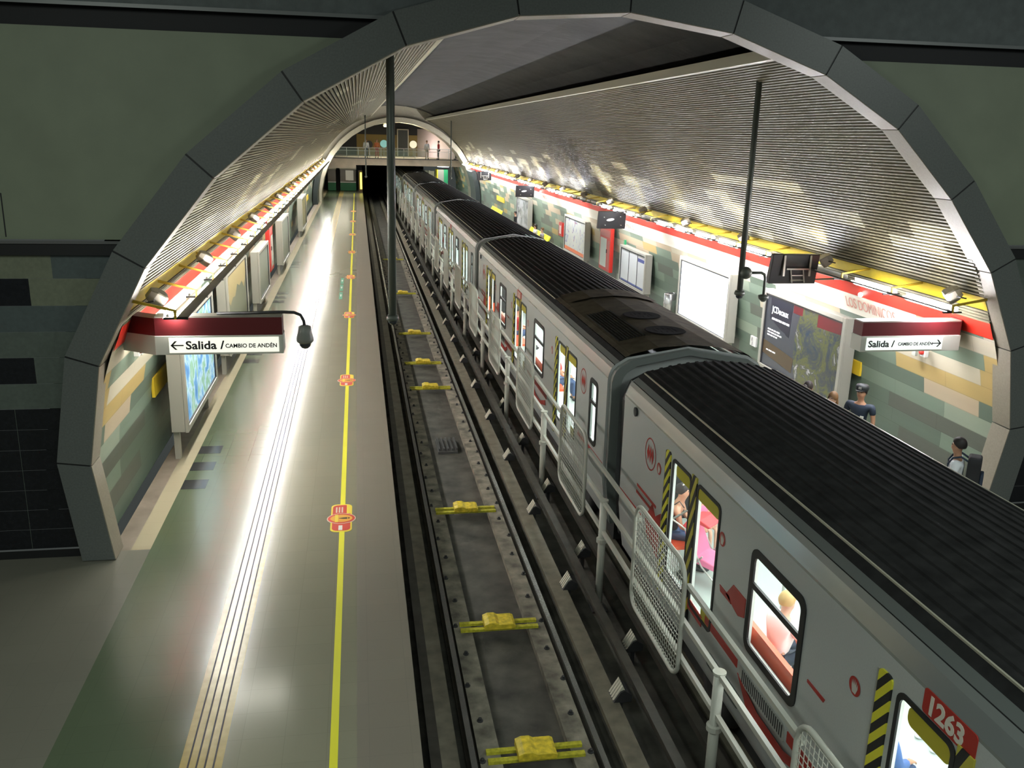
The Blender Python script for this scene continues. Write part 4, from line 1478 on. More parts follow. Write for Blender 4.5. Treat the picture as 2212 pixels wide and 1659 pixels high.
    # doors, each two leaves with glass, hazard strips, yellow labels
    for di, d in enumerate(DOORS):
        for x, s in ((XN, -1), (XFR, 1)):
            if s > 0 and not detail:
                continue
            y = Y + d
            o = None
            mb = MB()
            for a, b in ((0.02, 0.76), (0.95, 1.65)):
                frame_loop(mb, x + s * 0.012, x - s * 0.006, y + a, y + b, 0.28, 1.92, 0.045, 0.09)
            dr = mb.build('door', black, t)
            mb = MB()
            for a, b in ((0.05, 0.74), (0.98, 1.63)):
                mb.face([(x - s * .01, y + a, 0.31), (x - s * .01, y + b, 0.31), (x - s * .01, y + b, 1.90), (x - s * .01, y + a, 1.90)])
            mb.build('door_glass', glass_m, dr)
            mb = MB()
            mb.prism(rrect(y + 0.06, 1.72, y + 0.73, 1.88, 0.06), 'x', x - s * .012, x + s * 0.004)
            mb.prism(rrect(y + 0.99, 1.72, y + 1.50, 1.88, 0.06), 'x', x - s * .012, x + s * 0.004)
            mb.build('yellow_label', ylabel, dr)
            MB().box((x - s * .005, y + 0.1, 0.33), (x + s * 0.004, y + 0.35, 0.5)).build('low_label', ylabel, dr)
            MB().box((x - s * 0.02, y + 0.77, -0.06), (x + s * 0.016, y + 0.94, 1.96)).build('meeting_edge', hazard2, dr)
            if s < 0:
                MB().prism(rrect(y + 1.72, -0.10, y + 1.90, 1.95, 0.05), 'x', x + s * 0.016, x).build('hazard_strip', hazard, t)
                MB().box((x + s * 0.018, y + 1.90, -0.1), (x, y + 1.915, 1.93)).build('chrome_edge', silver, dr)
    for a, b in WINS + [(1.03, 1.57)]:
        for x, s in ((XN, -1), (XFR, 1)):
            if s > 0 and not detail:
                continue
            mb = MB()
            frame_loop(mb, x + s * 0.014, x - s * 0.006, Y + a, Y + b, 0.68, 1.86, 0.085, 0.13)
            wn_ = mb.build('window', black, t)
            MB().box((x - s * 0.01, Y + a + 0.07, 1.41), (x + s * 0.016, Y + b - 0.07, 1.475)).build('transom', black, wn_)
            MB().face([(x - s * .005, Y + a + .07, .75), (x - s * .005, Y + b - .07, .75), (x - s * .005, Y + b - .07, 1.8), (x - s * .005, Y + a + .07, 1.8)]).build('window_glass', glass_m, wn_)
    # marks on the near side
    x = XN - 0.004

    def decal(name, poly, m, dx=0.0, off=0.0):
        return MB().prism([(Y + p[0], p[1]) for p in poly], 'x', x - dx - 0.003, XN + 0.001).build(name, m, t)
    for ly in ((15.45,) + ((2.05,) if detail else ())):
        mb = MB()
        for r1, r2 in ((0.235, 0.215),):
            for k in range(32):
                a, b = 2 * PI * k / 32, 2 * PI * (k + 1) / 32
                mb.face([(x, Y + ly + r1 * math.cos(a), 1.63 + r1 * math.sin(a)), (x, Y + ly + r1 * math.cos(b), 1.63 + r1 * math.sin(b)),
                         (x, Y + ly + r2 * math.cos(b), 1.63 + r2 * math.sin(b)), (x, Y + ly + r2 * math.cos(a), 1.63 + r2 * math.sin(a))])
        mb.build('emblem_ring', tred, t)
        mb = MB()
        for dy in (-0.095, 0, 0.095):
            mb.face([(x, Y + ly + dy, 1.76), (x, Y + ly + dy + 0.052, 1.63), (x, Y + ly + dy, 1.50), (x, Y + ly + dy - 0.052, 1.63)])
        mb.build('emblem_diamonds', tred, t)
    for hy in (15.06, 12.83, 10.0, 7.6, 4.8):
        hs = MB().face([(x, Y + hy + 0.085 * math.cos(2 * PI * q / 24), 1.56 + 0.085 * math.sin(2 * PI * q / 24)) for q in range(24)]).build('hand_sticker', tred, t)
        MB().face([(x - 0.002, Y + hy + dy * 1.25, 1.56 + dz * 1.05) for dy, dz in ((0.022, -0.06), (-0.02, -0.06), (-0.04, 0.0), (-0.034, 0.045), (-0.024, 0.0), (-0.018, 0.06), (-0.006, 0.01), (0.0, 0.068), (0.008, 0.01), (0.018, 0.06), (0.022, 0.01), (0.034, 0.045), (0.034, 0.0))]).build('hand_print', pmat('sticker_grey', (0.5, 0.48, 0.44), 0.5), hs)
    # red livery lines
    decal('red_stripe', [(16.78, 0.60), (15.7, 0.62), (15.6, 0.56), (15.72, 0.50), (16.78, 0.46)], tred)
    decal('red_stripe', [(15.94, 1.0), (15.08, 1.0), (15.08, 0.96), (15.94, 0.96)], tred)
    decal('red_stripe', [(15.96, 0.89), (15.3, 0.89), (15.3, 0.85), (15.96, 0.85)], tred)
    decal('red_block', [(15.48, 0.66), (15.22, 0.98), (15.08, 0.84), (14.86, 0.98), (14.86, 0.30), (15.38, 0.42)], tred)
    decal('red_stripe', [(13.85, 0.24), (13.2, 0.22), (13.2, 0.36), (13.85, 0.38)], tred)
    decal('red_stripe', [(13.10, 0.44), (12.15, 0.44), (12.15, 0.34), (13.1, 0.34)], tred)
    decal('red_stripe', [(12.78, 1.02), (12.5, 1.02), (12.45, 0.95), (12.75, 0.95)], tred)
    decal('red_block', [(12.60, 1.00), (12.43, 1.20), (12.10, 1.20), (12.10, 0.98), (12.25, 0.92)], tred)
    decal('red_stripe', [(10.72, 1.15), (10.40, 1.15), (10.42, 1.11), (10.72, 1.12)], tred)
    decal('red_stripe', [(10.95, 0.42), (9.75, 0.42), (9.75, 0.30), (10.95, 0.30)], tred)
    decal('red_block', [(12.12, 0.30), (11.6, 0.16), (11.0, 0.16), (10.6, 0.28), (10.6, 0.18), (11.1, 0.02), (11.8, 0.02)], tred)
    decal('red_stripe', [(7.5, 0.44), (5.2, 0.44), (5.2, 0.34), (7.5, 0.34)], tred)
    decal('red_block', [(6.9, 0.30), (6.4, 0.12), (5.9, 0.12), (5.3, 0.30), (5.3, 0.18), (6.1, 0.0), (6.6, 0.0)], tred)
    decal('red_stripe', [(2.3, 0.60), (0.55, 0.60), (0.55, 0.50), (2.3, 0.50)], tred)
    # number plate over the middle door
    o = MB().prism(rrect(Y + 8.58, 1.93, Y + 9.16, 2.13, 0.03), 'x', x - 0.003, XN).build('number_plate', tred, t)
    if number:
        text('number', number, 0.205, pmat('number_white', (0.62, 0.58, 0.50), 0.5), (x - 0.0045, Y + 9.115, 1.958), (0, -1, 0), (0, 0, 1), o, bold=0.007, sx=1.02)
    # small fittings
    MB().lathe([(0.07, -0.02), (0.065, 0.01), (0.03, 0.02)], (XN - 0.012, Y + 16.18, 2.03), 14, axis='x').build('side_lamp', dark, t)
    if detail:
        mb = MB()
        mb.prism(rrect(Y + 11.0, 0.24, Y + 12.08, 0.44, 0.05), 'x', XN - 0.006, XN + 0.05)
        g = mb.build('vent_grille', pmat('grille_silver', (0.42, 0.43, 0.40), 0.4, 0.3), t)
        mb = MB()
        for j in range(22):
            yy = Y + 11.05 + 0.0445 * j
            mb.box((XN - 0.009, yy, 0.27), (XN - 0.005, yy + 0.018, 0.41))
        mb.build('grille_slots', dark, g)
        MB().prism(rrect(Y + 12.05, -0.14, Y + 13.0, 0.02, 0.06), 'x', XN + 0.01, XN + 0.09).build('hatch', roof_g, t)
    # underframe and wheels
    MB().box((4.35, ya + .3, -0.95), (6.35, yb - .3, -0.42)).build('underframe', under_m, t)
    for by in ((3.2, 14.0)):
        for dy in (-1.0, 1.0):
            for xx in (4.32, 6.38):
                MB().lathe([(0.30, -0.14), (0.48, -0.12), (0.5, 0), (0.48, 0.12), (0.30, 0.14), (0.1, 0.10)], (xx, Y + by + dy, -0.48), 20, axis='x').build('wheel', tyre, t, smooth=True)
    # bellows to the next car
    mb = MB()
    for j in range(6):
        y0 = Y + 16.8 + 0.135 * j
        o_ = 0.03 if j % 2 else 0.0
        pr_ = [(XN + 0.22 + o_, -0.5), (XN + 0.17 + o_, 1.85), (XN + 0.30 + o_, 2.16 - o_), (XN + 0.6, 2.30 - o_), (5.35, 2.38 - o_)]
        pr_ = pr_ + [(2 * 5.35 - a, b) for a, b in pr_[::-1][1:]]
        mb.prism(pr_, 'y', y0, y0 + 0.12, caps=True)
    mb.build('gangway_bellows', black, t)
    # collar at the near end (pale frame around the gangway)
    mb = MB()
    pc = [(p[0] + (0.04 if p[0] < 5.35 else -0.04 if p[0] > 5.35 else 0), p[1] - 0.03) for p in prof]
    pi_ = [(5.35 + (p[0] - 5.35) * 0.86, p[1] - 0.12 if p[1] > 1 else p[1]) for p in prof]
    for k in range(len(pc) - 1):
        a, b, c, d = pc[k], pc[k + 1], pi_[k + 1], pi_[k]
        mb.face([(a[0], ya - 0.12, a[1]), (b[0], ya - 0.12, b[1]), (c[0], ya - 0.12, c[1]), (d[0], ya - 0.12, d[1])])
        mb.face([(a[0], ya - 0.12, a[1]), (b[0], ya - 0.12, b[1]), (b[0], ya, b[1]), (a[0], ya, a[1])])
        mb.face([(c[0], ya - 0.12, c[1]), (d[0], ya - 0.12, d[1]), (d[0], ya, d[1]), (c[0], ya, c[1])])
    mb.build('end_collar', pmat('grey_collar', (0.17, 0.19, 0.18), 0.45), t)
    return t


car('nearest silver train car, with the number 1263 on a red plate', 13.2 - CARL, '1263')
car('second silver train car, brown roof unit with two round fans at its near end', 13.2, '1262', ac=True)
c3 = car('third silver train car from the camera, plain ribbed roof', 13.2 + CARL, None, detail=False)
for k, lab in ((2, 'fourth silver train car, beside the far row of yellow seats'), (3, 'fifth silver train car from the camera, near the far arch'), (4, 'last visible silver train car, passing under the footbridge')):
    c = copy_tree(c3, (5.35, 13.2 + CARL * k + 8.65, -1.25))
    c['label'] = lab
# fix the lights of the far cars: copies share everything

# ------------------------------------------------------------------ far end: second arch, footbridge, kiosks
far_stone = pmat('far_arch_stone', (0.42, 0.39, 0.29), 0.5, jit=0.08, jscale=10)
INF = [(p[0] + 0.2, p[1] - 0.3) for p in [circ(a, 6.66) for a in [184 - 9.65 * k for k in range(20)]]]
mb = MB()
n = len(INF)
for k in range(n - 1):
    a, b = INF[k], INF[k + 1]
    d0 = Vector((a[0] - CX, a[1] - CZ)).normalized() * 0.42
    d1 = Vector((b[0] - CX, b[1] - CZ)).normalized() * 0.42
    mb.prism([a, b, (b[0] + d1.x, b[1] + d1.y), (a[0] + d0.x, a[1] + d0.y)], 'y', 81.0, 84.4)
    mb.prism([(a[0] + d0.x, a[1] + d0.y), (b[0] + d1.x, b[1] + d1.y), (b[0] + d1.x * 4, b[1] + d1.y * 4), (a[0] + d0.x * 4, a[1] + d0.y * 4)], 'y', 81.6, 81.9)
struct('trim_18', mb, far_stone)
# mezzanine footbridge beyond the arch
bt = struct('trim_19', MB().box((-3.9, 84.6, 3.05), (10.6, 96.0, 3.66)).box((-3.9, 84.5, 2.75), (-0.1, 84.62, 3.62)), pmat('bridge_fascia', (0.46, 0.40, 0.30), 0.6, jit=0.15, jscale=1.5))
struct('trim_20', MB().box((-3.9, 84.48, 3.62), (10.6, 84.6, 3.70)), dark, bt)
rg = thing('bridge_railing', 'glass railing with steel posts along the edge of the far footbridge', 'railing', (3.35, 84.8, 3.66))
MB().box((-3.0, 84.78, 4.55), (9.7, 84.84, 4.61)).box((-3.0, 84.78, 4.30), (9.7, 84.81, 4.33)).build('top_rail', silver, rg)
px = MB().box((-3.0, 84.78, 3.66), (-2.95, 84.84, 4.6)).build('post', silver, rg)
for k in range(1, 13):
    c = px.copy()
    C.objects.link(c)
    c.location = (px.location.x + 1.03 * k, px.location.y, px.location.z)
MB().face([(-3.0, 84.81, 3.75), (9.7, 84.81, 3.75), (9.7, 84.81, 4.5), (-3.0, 84.81, 4.5)]).build('glass', pmat('green_glass', (0.30, 0.42, 0.33), 0.1, alpha=0.35), rg)
# mezzanine hall: back wall, ceiling, lit right wall
struct('wall_back', MB().box((0.0, 96.0, 3.66), (6.2, 96.2, 5.75)), pmat('ochre_wall', (0.22, 0.15, 0.03), 0.6))
struct('wall_back_upper', MB().box((-4.5, 96.05, 5.75), (11, 96.3, 8.5)).box((-4.5, 96.05, 3.66), (0.0, 96.3, 5.8)), pmat('dark_wall', (0.02, 0.02, 0.018), 0.7))
struct('wall_hall_right', MB().prism([(6.2, 96.0), (6.4, 96.0), (10.3, 84.9), (10.1, 84.9)], 'z', 3.66, 6.4), pmat('pink_white_wall', (0.62, 0.52, 0.48), 0.5))
struct('wall_back_lower', MB().box((-4.5, 98.9, -0.0), (0.5, 99.1, 3.1)), pmat('dark_wall', (0, 0, 0)))
struct('wall_tunnel', MB().box((0.3, 139.0, -1.3), (7, 139.2, 3.2)).box((0.2, 99, -1.3), (0.3, 139, 3.2)).box((6.95, 99, -1.3), (7.05, 139, 3.2)).box((0.2, 96, 3.0), (7.05, 139, 3.1)), pmat('tunnel_black', (0.008, 0.008, 0.014), 0.8))
t = thing('door_portal', 'dark doorway with pale frame at the back of the far footbridge hall', 'door', (4.7, 95.8, 3.66))
MB().box((4.1, 95.7, 3.66), (4.2, 95.95, 6.3)).box((5.2, 95.7, 3.66), (5.3, 95.95, 6.3)).box((4.1, 95.7, 6.25), (5.3, 95.95, 6.35)).build('door_frame', cream, t)
MB().box((4.2, 95.85, 3.66), (5.2, 95.95, 6.25)).build('dark_panel', pmat('dark_panel', (0.02, 0.025, 0.022), 0.4), t)
for x, z, m, lab in ((1.25, 4.75, black, 'dark round sign at the back of the footbridge hall'), (2.75, 4.85, pmat('teal_disc', (0.2, 0.45, 0.42), 0.4, em=0.3), 'teal round sign at the back of the footbridge hall'),
                     (5.75, 4.85, pmat('pale_disc', (0.7, 0.68, 0.5), 0.4, em=0.4), 'pale round disc on a stand right of the far doorway')):
    t = thing('round_sign', lab, 'sign', (x, 95.6, z - 0.4), group='round signs in the footbridge hall')
    MB().tube([(x, 95.55, z), (x, 95.6, z)], 0.38, 20).build('disc', m, t)
    MB().tube([(x, 95.62, 3.66), (x, 95.62, z)], 0.03, 6).build('stand', silver, t)
area('arch_crown_fill', (3.7, 82.8, 5.9), (R(180), 0, 0), 3.0, 0.3, 60, (1.0, 0.93, 0.65))  # unseen uplight added to brighten the soffit of the far arch
area('footbridge_lamp', (3.4, 89.5, 6.6), (0, 0, 0), 7.0, 0.5, 170, (1.0, 0.93, 0.72))
area('footbridge_wall_lamp', (5.8, 91.5, 4.2), (R(90), 0, R(-75)), 0.5, 0.4, 30, (1.0, 0.85, 0.9))
t = thing('ceiling_camera', 'white dome camera hanging under the crown of the far arch', 'camera', (2.55, 83.5, 6.45))
MB().lathe([(0.05, 0.6), (0.05, 0.3), (0.16, 0.26), (0.2, 0.1), (0.14, -0.02)], (2.55, 83.5, 6.45), 14).build('housing', white, t, smooth=True)
# dark column bases at the far arch and blind recesses
for side, lab in ((-1, 'dark curved recess panel at the foot of the far arch, empty platform'), (1, 'dark curved recess panel at the foot of the far arch, far platform')):
    x = sorted((circ(184, 6.9)[0], circ(184, 6.5)[0])) if side < 0 else sorted((circ(-4, 6.9)[0], circ(-4, 6.5)[0]))
    mb = MB()
    base = 184 if side < 0 else -4
    for k in range(6):
        a0 = base + (-1 if side < 0 else 1) * 4.2 * k
        a1 = base + (-1 if side < 0 else 1) * 4.2 * (k + 1)
        p, q, p2, q2 = circ(a0, 7.05), circ(a1, 7.05), circ(a0, 6.66), circ(a1, 6.66)
        mb.prism([p, q, q2, p2], 'y', 77.5, 81.0)
    o = mb.build('recess_panel', pmat('dark_teal_panel', (0.02, 0.03, 0.03), 0.4), None)
    tag(o, lab, 'panel', 'dark panels at the far arch')
area('underbridge_fill', (-1.6, 90, 2.98), (0, 0, 0), 1.5, 4.0, 60, (1.0, 0.95, 0.75))  # two unseen lights added to brighten the kiosks and platforms down here
area('underbridge_fill', (8.5, 90, 2.98), (0, 0, 0), 1.5, 4.0, 60, (0.95, 1.0, 0.9))
# kiosks under the bridge
def kiosk(label, x0, x1, y, glassm):
    t = thing('kiosk', label, 'kiosk', ((x0 + x1) / 2, y, 0), group='kiosks under the footbridge')
    MB().box((x0, y, 0.05), (x1, y + 1.5, 0.85)).build('green_base', pmat('kiosk_green', (0.02, 0.16, 0.07), 0.5), t)
    MB().box((x0, y - 0.02, 0.85), (x1, y + 1.5, 0.95)).build('counter', silver, t)
    MB().box((x0, y + 0.03, 0.95), (x1, y + 1.5, 2.2)).build('glazing', glassm, t)
    MB().box((x0 - .05, y - 0.1, 2.2), (x1 + .05, y + 1.5, 2.45)).build('roof', cream, t)
    return t


kg = pmat('kiosk_glass', (0.16, 0.14, 0.11), 0.2)
kiosk('small kiosk with green base by the left wall under the footbridge', -3.0, -2.2, 96.2, kg)
k2 = kiosk('wide kiosk with green base and pale blind under the footbridge', -1.75, -0.15, 96.2, kg)
MB().box((-1.2, 96.2, 1.1), (-0.4, 96.215, 2.1)).build('blind', pmat('pale_blind', (0.5, 0.47, 0.38), 0.5, em=0.15), k2)
t = thing('light_post', 'glowing yellow upright lamp at the end of the empty platform', 'lamp', (0.36, 94.0, 0))
MB().box((0.12, 94.0, 0.0), (0.5, 94.3, 2.2)).build('cabinet', pmat('brown_cabinet', (0.08, 0.05, 0.02), 0.5), t)
MB().tube([(0.36, 93.95, 0.35), (0.36, 93.95, 2.0)], 0.1, 10).build('lit_tube', pmat('yellow_lit_tube', (1, 1, 0.1), 0.5, em=1.3, emcol=(1.0, 0.9, 0.12)), t)
t = thing('booth', 'yellow and green booth on the far platform under the footbridge', 'booth', (8.3, 92.0, 0))
MB().box((7.9, 92.0, 0), (8.0, 94.0, 2.5)).build('yellow_jamb', yellow, t)
MB().box((8.0, 92.05, 0), (8.6, 94.0, 2.5)).build('grey_door', pmat('grey_door', (0.35, 0.33, 0.3), 0.5), t)
MB().box((8.6, 92.0, 0), (9.0, 94.0, 2.5)).build('green_panel', pmat('booth_green', (0.02, 0.32, 0.13), 0.5), t)
t = thing('ceiling_lamp', 'oval bluish white lamp under the footbridge on the far side', 'lamp', (8.2, 88.5, 2.9))
MB().lathe([(0.55, 0.0), (0.6, 0.08), (0.5, 0.15)], (8.2, 88.5, 2.9), 20).build('diffuser', pmat('blue_white_lamp', (1, 1, 1), 0.5, em=6, emcol=(0.75, 0.8, 1.0)), t)
for x, y, lab in ((7.45, 93.5, 'left of the yellow and green booth'), (7.15, 95, 'farther left of the yellow and green booth')):
    t = thing('notice_board', 'pale upright notice panel under the footbridge, ' + lab, 'notice board', (x, y, 0), group='notice panels under the footbridge')
    MB().box((x - 0.3, y, 0.3), (x + 0.3, y + 0.1, 2.3)).build('panel', cream, t)
    MB().box((x - 0.33, y - 0.01, 0.0), (x - 0.28, y + 0.11, 2.4)).build('post', dark, t)

# ------------------------------------------------------------------ people
SK1 = pmat('light_brown_skin', (0.45, 0.24, 0.15), 0.5)
SK2 = pmat('fair_skin', (0.60, 0.36, 0.26), 0.5)
hair_b = pmat('black_hair', (0.015, 0.011, 0.01), 0.6)
hair_br = pmat('brown_hair', (0.16, 0.08, 0.03), 0.6)
hair_bl = pmat('blond_hair', (0.45, 0.30, 0.12), 0.6)
eye_m = pmat('eye', (0.02, 0.015, 0.01), 0.3)
lip_m = pmat('lips', (0.35, 0.08, 0.06), 0.5)


def skin_obj(name, pts, edges, rad, root, m, parent, sub=1):
    me = bpy.data.meshes.new(name)
    me.from_pydata(pts, edges, [])
    me.materials.append(m)
    o = bpy.data.objects.new(name, me)
    C.objects.link(o)
    if parent:
        o.parent = parent
    md = o.modifiers.new('skin', 'SKIN')
    md.use_smooth_shade = True
    sv = me.skin_vertices[0].data
    for i, r_ in enumerate(rad):
        sv[i].radius = r_ if isinstance(r_, tuple) else (r_, r_)
        sv[i].use_root = (i == root)
    if sub:
        s2 = o.modifiers.new('sub', 'SUBSURF')
        s2.levels = sub
        s2.render_levels = sub
    dg = bpy.context.evaluated_depsgraph_get()
    bpy.context.view_layer.update()
    me2 = bpy.data.meshes.new_from_object(o.evaluated_get(dg))
    o.modifiers.clear()
    o.data = me2
    me2.materials.clear()
    me2.materials.append(m)
    me2.polygons.foreach_set('use_smooth', [True] * len(me2.polygons))
    return o


def person(label, loc, rz, skin, top, bottom, hair, pose='stand', h=1.7, sleeves='short', hairstyle='short', female=False, arms=None, group=None, detail=True, lean=0.0, shoes=None, yaw_head=0.0):
    """figure faces local +y; feet (or seat) on the floor at the origin"""
    t = thing('person', label, 'person', loc, rz, group)
    k = h / 1.7
    sw = 0.185 if female else 0.205
    if pose == 'sit':
        hipz = 0.50
    else:
        hipz = 0.90
    sp = 0.0
    P = {}
    P['pelvis'] = (0, 0, hipz)
    P['spine'] = (0, lean * 0.4, hipz + 0.16)
    P['chest'] = (0, lean * 0.8 + 0.0, hipz + 0.36)
    P['neck'] = (0, lean * 1.1 - 0.0, hipz + 0.53)
    P['jaw'] = (0, lean * 1.2 + 0.025, hipz + 0.60)
    P['head'] = (0, lean * 1.25 + 0.015, hipz + 0.68)
    P['crown'] = (0, lean * 1.25 - 0.005, hipz + 0.755)
    for s, n in ((-1, 'L'), (1, 'R')):
        P['sh' + n] = (s * sw, lean * 0.95, hipz + 0.46)
        if pose == 'sit':
            P['hip' + n] = (s * 0.09, 0.02, hipz - 0.02)
            P['knee' + n] = (s * 0.11, 0.42, hipz + 0.0)
            P['ank' + n] = (s * 0.11, 0.44, 0.09)
            P['toe' + n] = (s * 0.12, 0.60, 0.04)
        elif pose == 'walk':
            f = 0.24 if s > 0 else -0.22
            P['hip' + n] = (s * 0.09, 0, hipz - 0.04)
            P['knee' + n] = (s * 0.09, f * 0.6 + 0.05, 0.48)
            P['ank' + n] = (s * 0.09, f, 0.09 if f > 0 else 0.14)
            P['toe' + n] = (s * 0.10, f + 0.16, 0.04)
        else:
            P['hip' + n] = (s * 0.09, 0, hipz - 0.04)
            P['knee' + n] = (s * 0.10, 0.02, 0.48)
            P['ank' + n] = (s * 0.11, -0.01, 0.09)
            P['toe' + n] = (s * 0.13, 0.14, 0.035)
        am = (arms or {}).get(n)
        if am:
            P['el' + n], P['wr' + n] = am
        elif pose == 'sit':
            P['el' + n] = (s * (sw + 0.05), 0.08 + lean, hipz + 0.20)
            P['wr' + n] = (s * (sw - 0.05), 0.30 + lean, hipz + 0.12)
        else:
            sg = 0.12 * s if pose == 'walk' else 0.02
            P['el' + n] = (s * (sw + 0.05), -sg * 0.5, hipz + 0.18)
            P['wr' + n] = (s * (sw + 0.06), 0.08 - sg, hipz - 0.06)
        e, w_ = Vector(P['el' + n]), Vector(P['wr' + n])
        d = (w_ - e).normalized()
        P['palm' + n] = tuple(w_ + d * 0.07)
    rad = dict(pelvis=(0.145, 0.105), spine=(0.125, 0.095), chest=(0.15, 0.105), neck=0.052, jaw=(0.06, 0.068), head=(0.078, 0.092), crown=(0.055, 0.065))
    for n in 'LR':
        rad.update({'sh' + n: 0.058, 'el' + n: 0.040, 'wr' + n: 0.027, 'palm' + n: (0.038, 0.018), 'hip' + n: 0.088, 'knee' + n: 0.056, 'ank' + n: 0.038, 'toe' + n: 0.034})
    E_ = [('pelvis', 'spine'), ('spine', 'chest'), ('chest', 'neck'), ('neck', 'jaw'), ('jaw', 'head'), ('head', 'crown')]
    for n in 'LR':
        E_ += [('chest', 'sh' + n), ('sh' + n, 'el' + n), ('el' + n, 'wr' + n), ('wr' + n, 'palm' + n), ('pelvis', 'hip' + n), ('hip' + n, 'knee' + n), ('knee' + n, 'ank' + n), ('ank' + n, 'toe' + n)]
    if detail:
        # nose
        hd = Vector(P['head'])
        P['nose'] = tuple(hd + Vector((0, 0.095, -0.012)))
        rad['nose'] = 0.013
        E_.append(('head', 'nose'))
        for n, s in (('L', -1), ('R', 1)):
            P['ear' + n] = tuple(hd + Vector((s * 0.082, -0.01, -0.005)))
            rad['ear' + n] = 0.014
            E_.append(('head', 'ear' + n))
            w_, pm_ = Vector(P['wr' + n]), Vector(P['palm' + n])
            d = (pm_ - w_).normalized()
            side_ = d.cross(Vector((0, 0, 1)))
            if side_.length < 0.3:
                side_ = Vector((0, 1, 0))
            side_.normalize()
            nrm = d.cross(side_).normalized()
            for q, (off, ln) in enumerate(((-0.030, 0.055), (-0.010, 0.065), (0.010, 0.06), (0.028, 0.048))):
                b = pm_ + side_ * off + d * 0.03
                c_ = b + d * ln * 0.6 + nrm * 0.008
                e_ = c_ + d * ln * 0.45 + nrm * 0.022
                for nm_, pt, r_ in (('a', b, 0.0095), ('b', c_, 0.009), ('c', e_, 0.0075)):
                    P['f%s%d%s' % (n, q, nm_)] = tuple(pt)
                    rad['f%s%d%s' % (n, q, nm_)] = r_
                E_ += [('palm' + n, 'f%s%da' % (n, q)), ('f%s%da' % (n, q), 'f%s%db' % (n, q)), ('f%s%db' % (n, q), 'f%s%dc' % (n, q))]
            b = w_ + d * 0.035 - side_ * 0.035
            c_ = b + d * 0.03 - side_ * 0.018 + nrm * 0.012
            P['t%sa' % n], P['t%sb' % n] = tuple(b), tuple(c_)
            rad['t%sa' % n], rad['t%sb' % n] = 0.012, 0.0095
            E_ += [('wr' + n, 't%sa' % n), ('t%sa' % n, 't%sb' % n)]
    names = list(P)
    idx = {n: i for i, n in enumerate(names)}

    def SC_(v):
        return (v[0] * k, v[1] * k, v[2] * k if pose != 'sit' else (v[2] - 0.45) * k + 0.45 if v[2] > 0.45 else v[2])

    def mk(nm, keep, edges, grow, m, extra=None):
        ks = [n for n in names if n in keep]
        ii = {n: i for i, n in enumerate(ks)}
        pts = [SC_(P[n]) for n in ks]
        if extra:
            for q, (a, b, tt) in extra.items():
                ks.append(q)
                ii[q] = len(pts)
                pa, pb = Vector(P[a]), Vector(P[b])
                pts.append(SC_(tuple(pa + (pb - pa) * tt)))
        rr = []
        for n in ks:
            r_ = rad.get(n)
            if r_ is None:
                a, b, tt = extra[n]
                ra = rad[a] if not isinstance(rad[a], tuple) else rad[a][0]
                rb = rad[b] if not isinstance(rad[b], tuple) else rad[b][0]
                r_ = ra + (rb - ra) * tt
            if isinstance(r_, tuple):
                rr.append(((r_[0] + grow) * k, (r_[1] + grow) * k))
            else:
                rr.append((r_ + grow) * k)
        return skin_obj(nm, pts, [(ii[a], ii[b]) for a, b in edges], rr, ii[ks[0]], m, t)
    if top and sleeves != 'none':
        rad.update(pelvis=(0.12, 0.08), spine=(0.10, 0.07), chest=(0.12, 0.08))
    mk('body', set(names), E_, 0.0, skin)
    rad.update(pelvis=(0.14, 0.10), spine=(0.125, 0.095), chest=(0.15, 0.10))
    if top:
        keep = {'pelvis', 'spine', 'chest', 'shL', 'shR'}
        ed = [('pelvis', 'spine'), ('spine', 'chest'), ('chest', 'shL'), ('chest', 'shR')]
        extra = {'nb': ('chest', 'neck', 0.55)}
        ed.append(('chest', 'nb'))
        for n in 'LR':
            if sleeves == 'none':
                continue
            extra['sl' + n] = ('sh' + n, 'el' + n, 0.62)
            ed.append(('sh' + n, 'sl' + n))
            if sleeves == 'long':
                extra['s2' + n] = ('el' + n, 'wr' + n, 0.0)
                extra['s3' + n] = ('el' + n, 'wr' + n, 0.9)
                ed += [('sl' + n, 's2' + n), ('s2' + n, 's3' + n)]
        if sleeves == 'none':
            keep -= {'shL', 'shR'}
            ed = [e for e in ed if 'sh' not in e[0] + e[1] and 'nb' not in e[1]]
            extra = {'nb': ('chest', 'neck', 0.4)}
            ed.append(('chest', 'nb'))
        mk('shirt', keep, ed, 0.018, top, extra or None)
    if bottom:
        keep = {'pelvis', 'hipL', 'hipR', 'kneeL', 'kneeR'}
        ed = []
        extra = {}
        for n in 'LR':
            extra['cf' + n] = ('knee' + n, 'ank' + n, 0.92)
            ed += [('pelvis', 'hip' + n), ('hip' + n, 'knee' + n), ('knee' + n, 'cf' + n)]
        mk('trousers', keep, ed, 0.012, bottom, extra)
    sm = shoes or pmat('dark_shoe', (0.03, 0.03, 0.035), 0.5)
    for n in 'LR':
        a, b = Vector(SC_(P['ank' + n])), Vector(SC_(P['toe' + n]))
        mb = MB()
        c_ = (a + b) / 2
        mb.ball((c_.x, c_.y, min(a.z, b.z) + 0.02), 0.05 * k, 0.135 * k, 0.055 * k, 12, 8)
        mb.build('shoe', sm, t, world=False, smooth=True)
    hd = Vector(SC_(P['head']))
    z0 = hd.z
    # hair: shell over the skull, open at the face
    mb = MB()
    rx, ry, rz_ = 0.089 * k, 0.106 * k, 0.112 * k
    n_, m_ = 18, 9
    cc = (hd.x, hd.y - 0.012 * k, hd.z + 0.018 * k)
    low = {'short': 0.64, 'long': 0.74, 'tied': 0.64, 'cap': 0.6}[hairstyle] * PI
    i0 = len(mb.v)
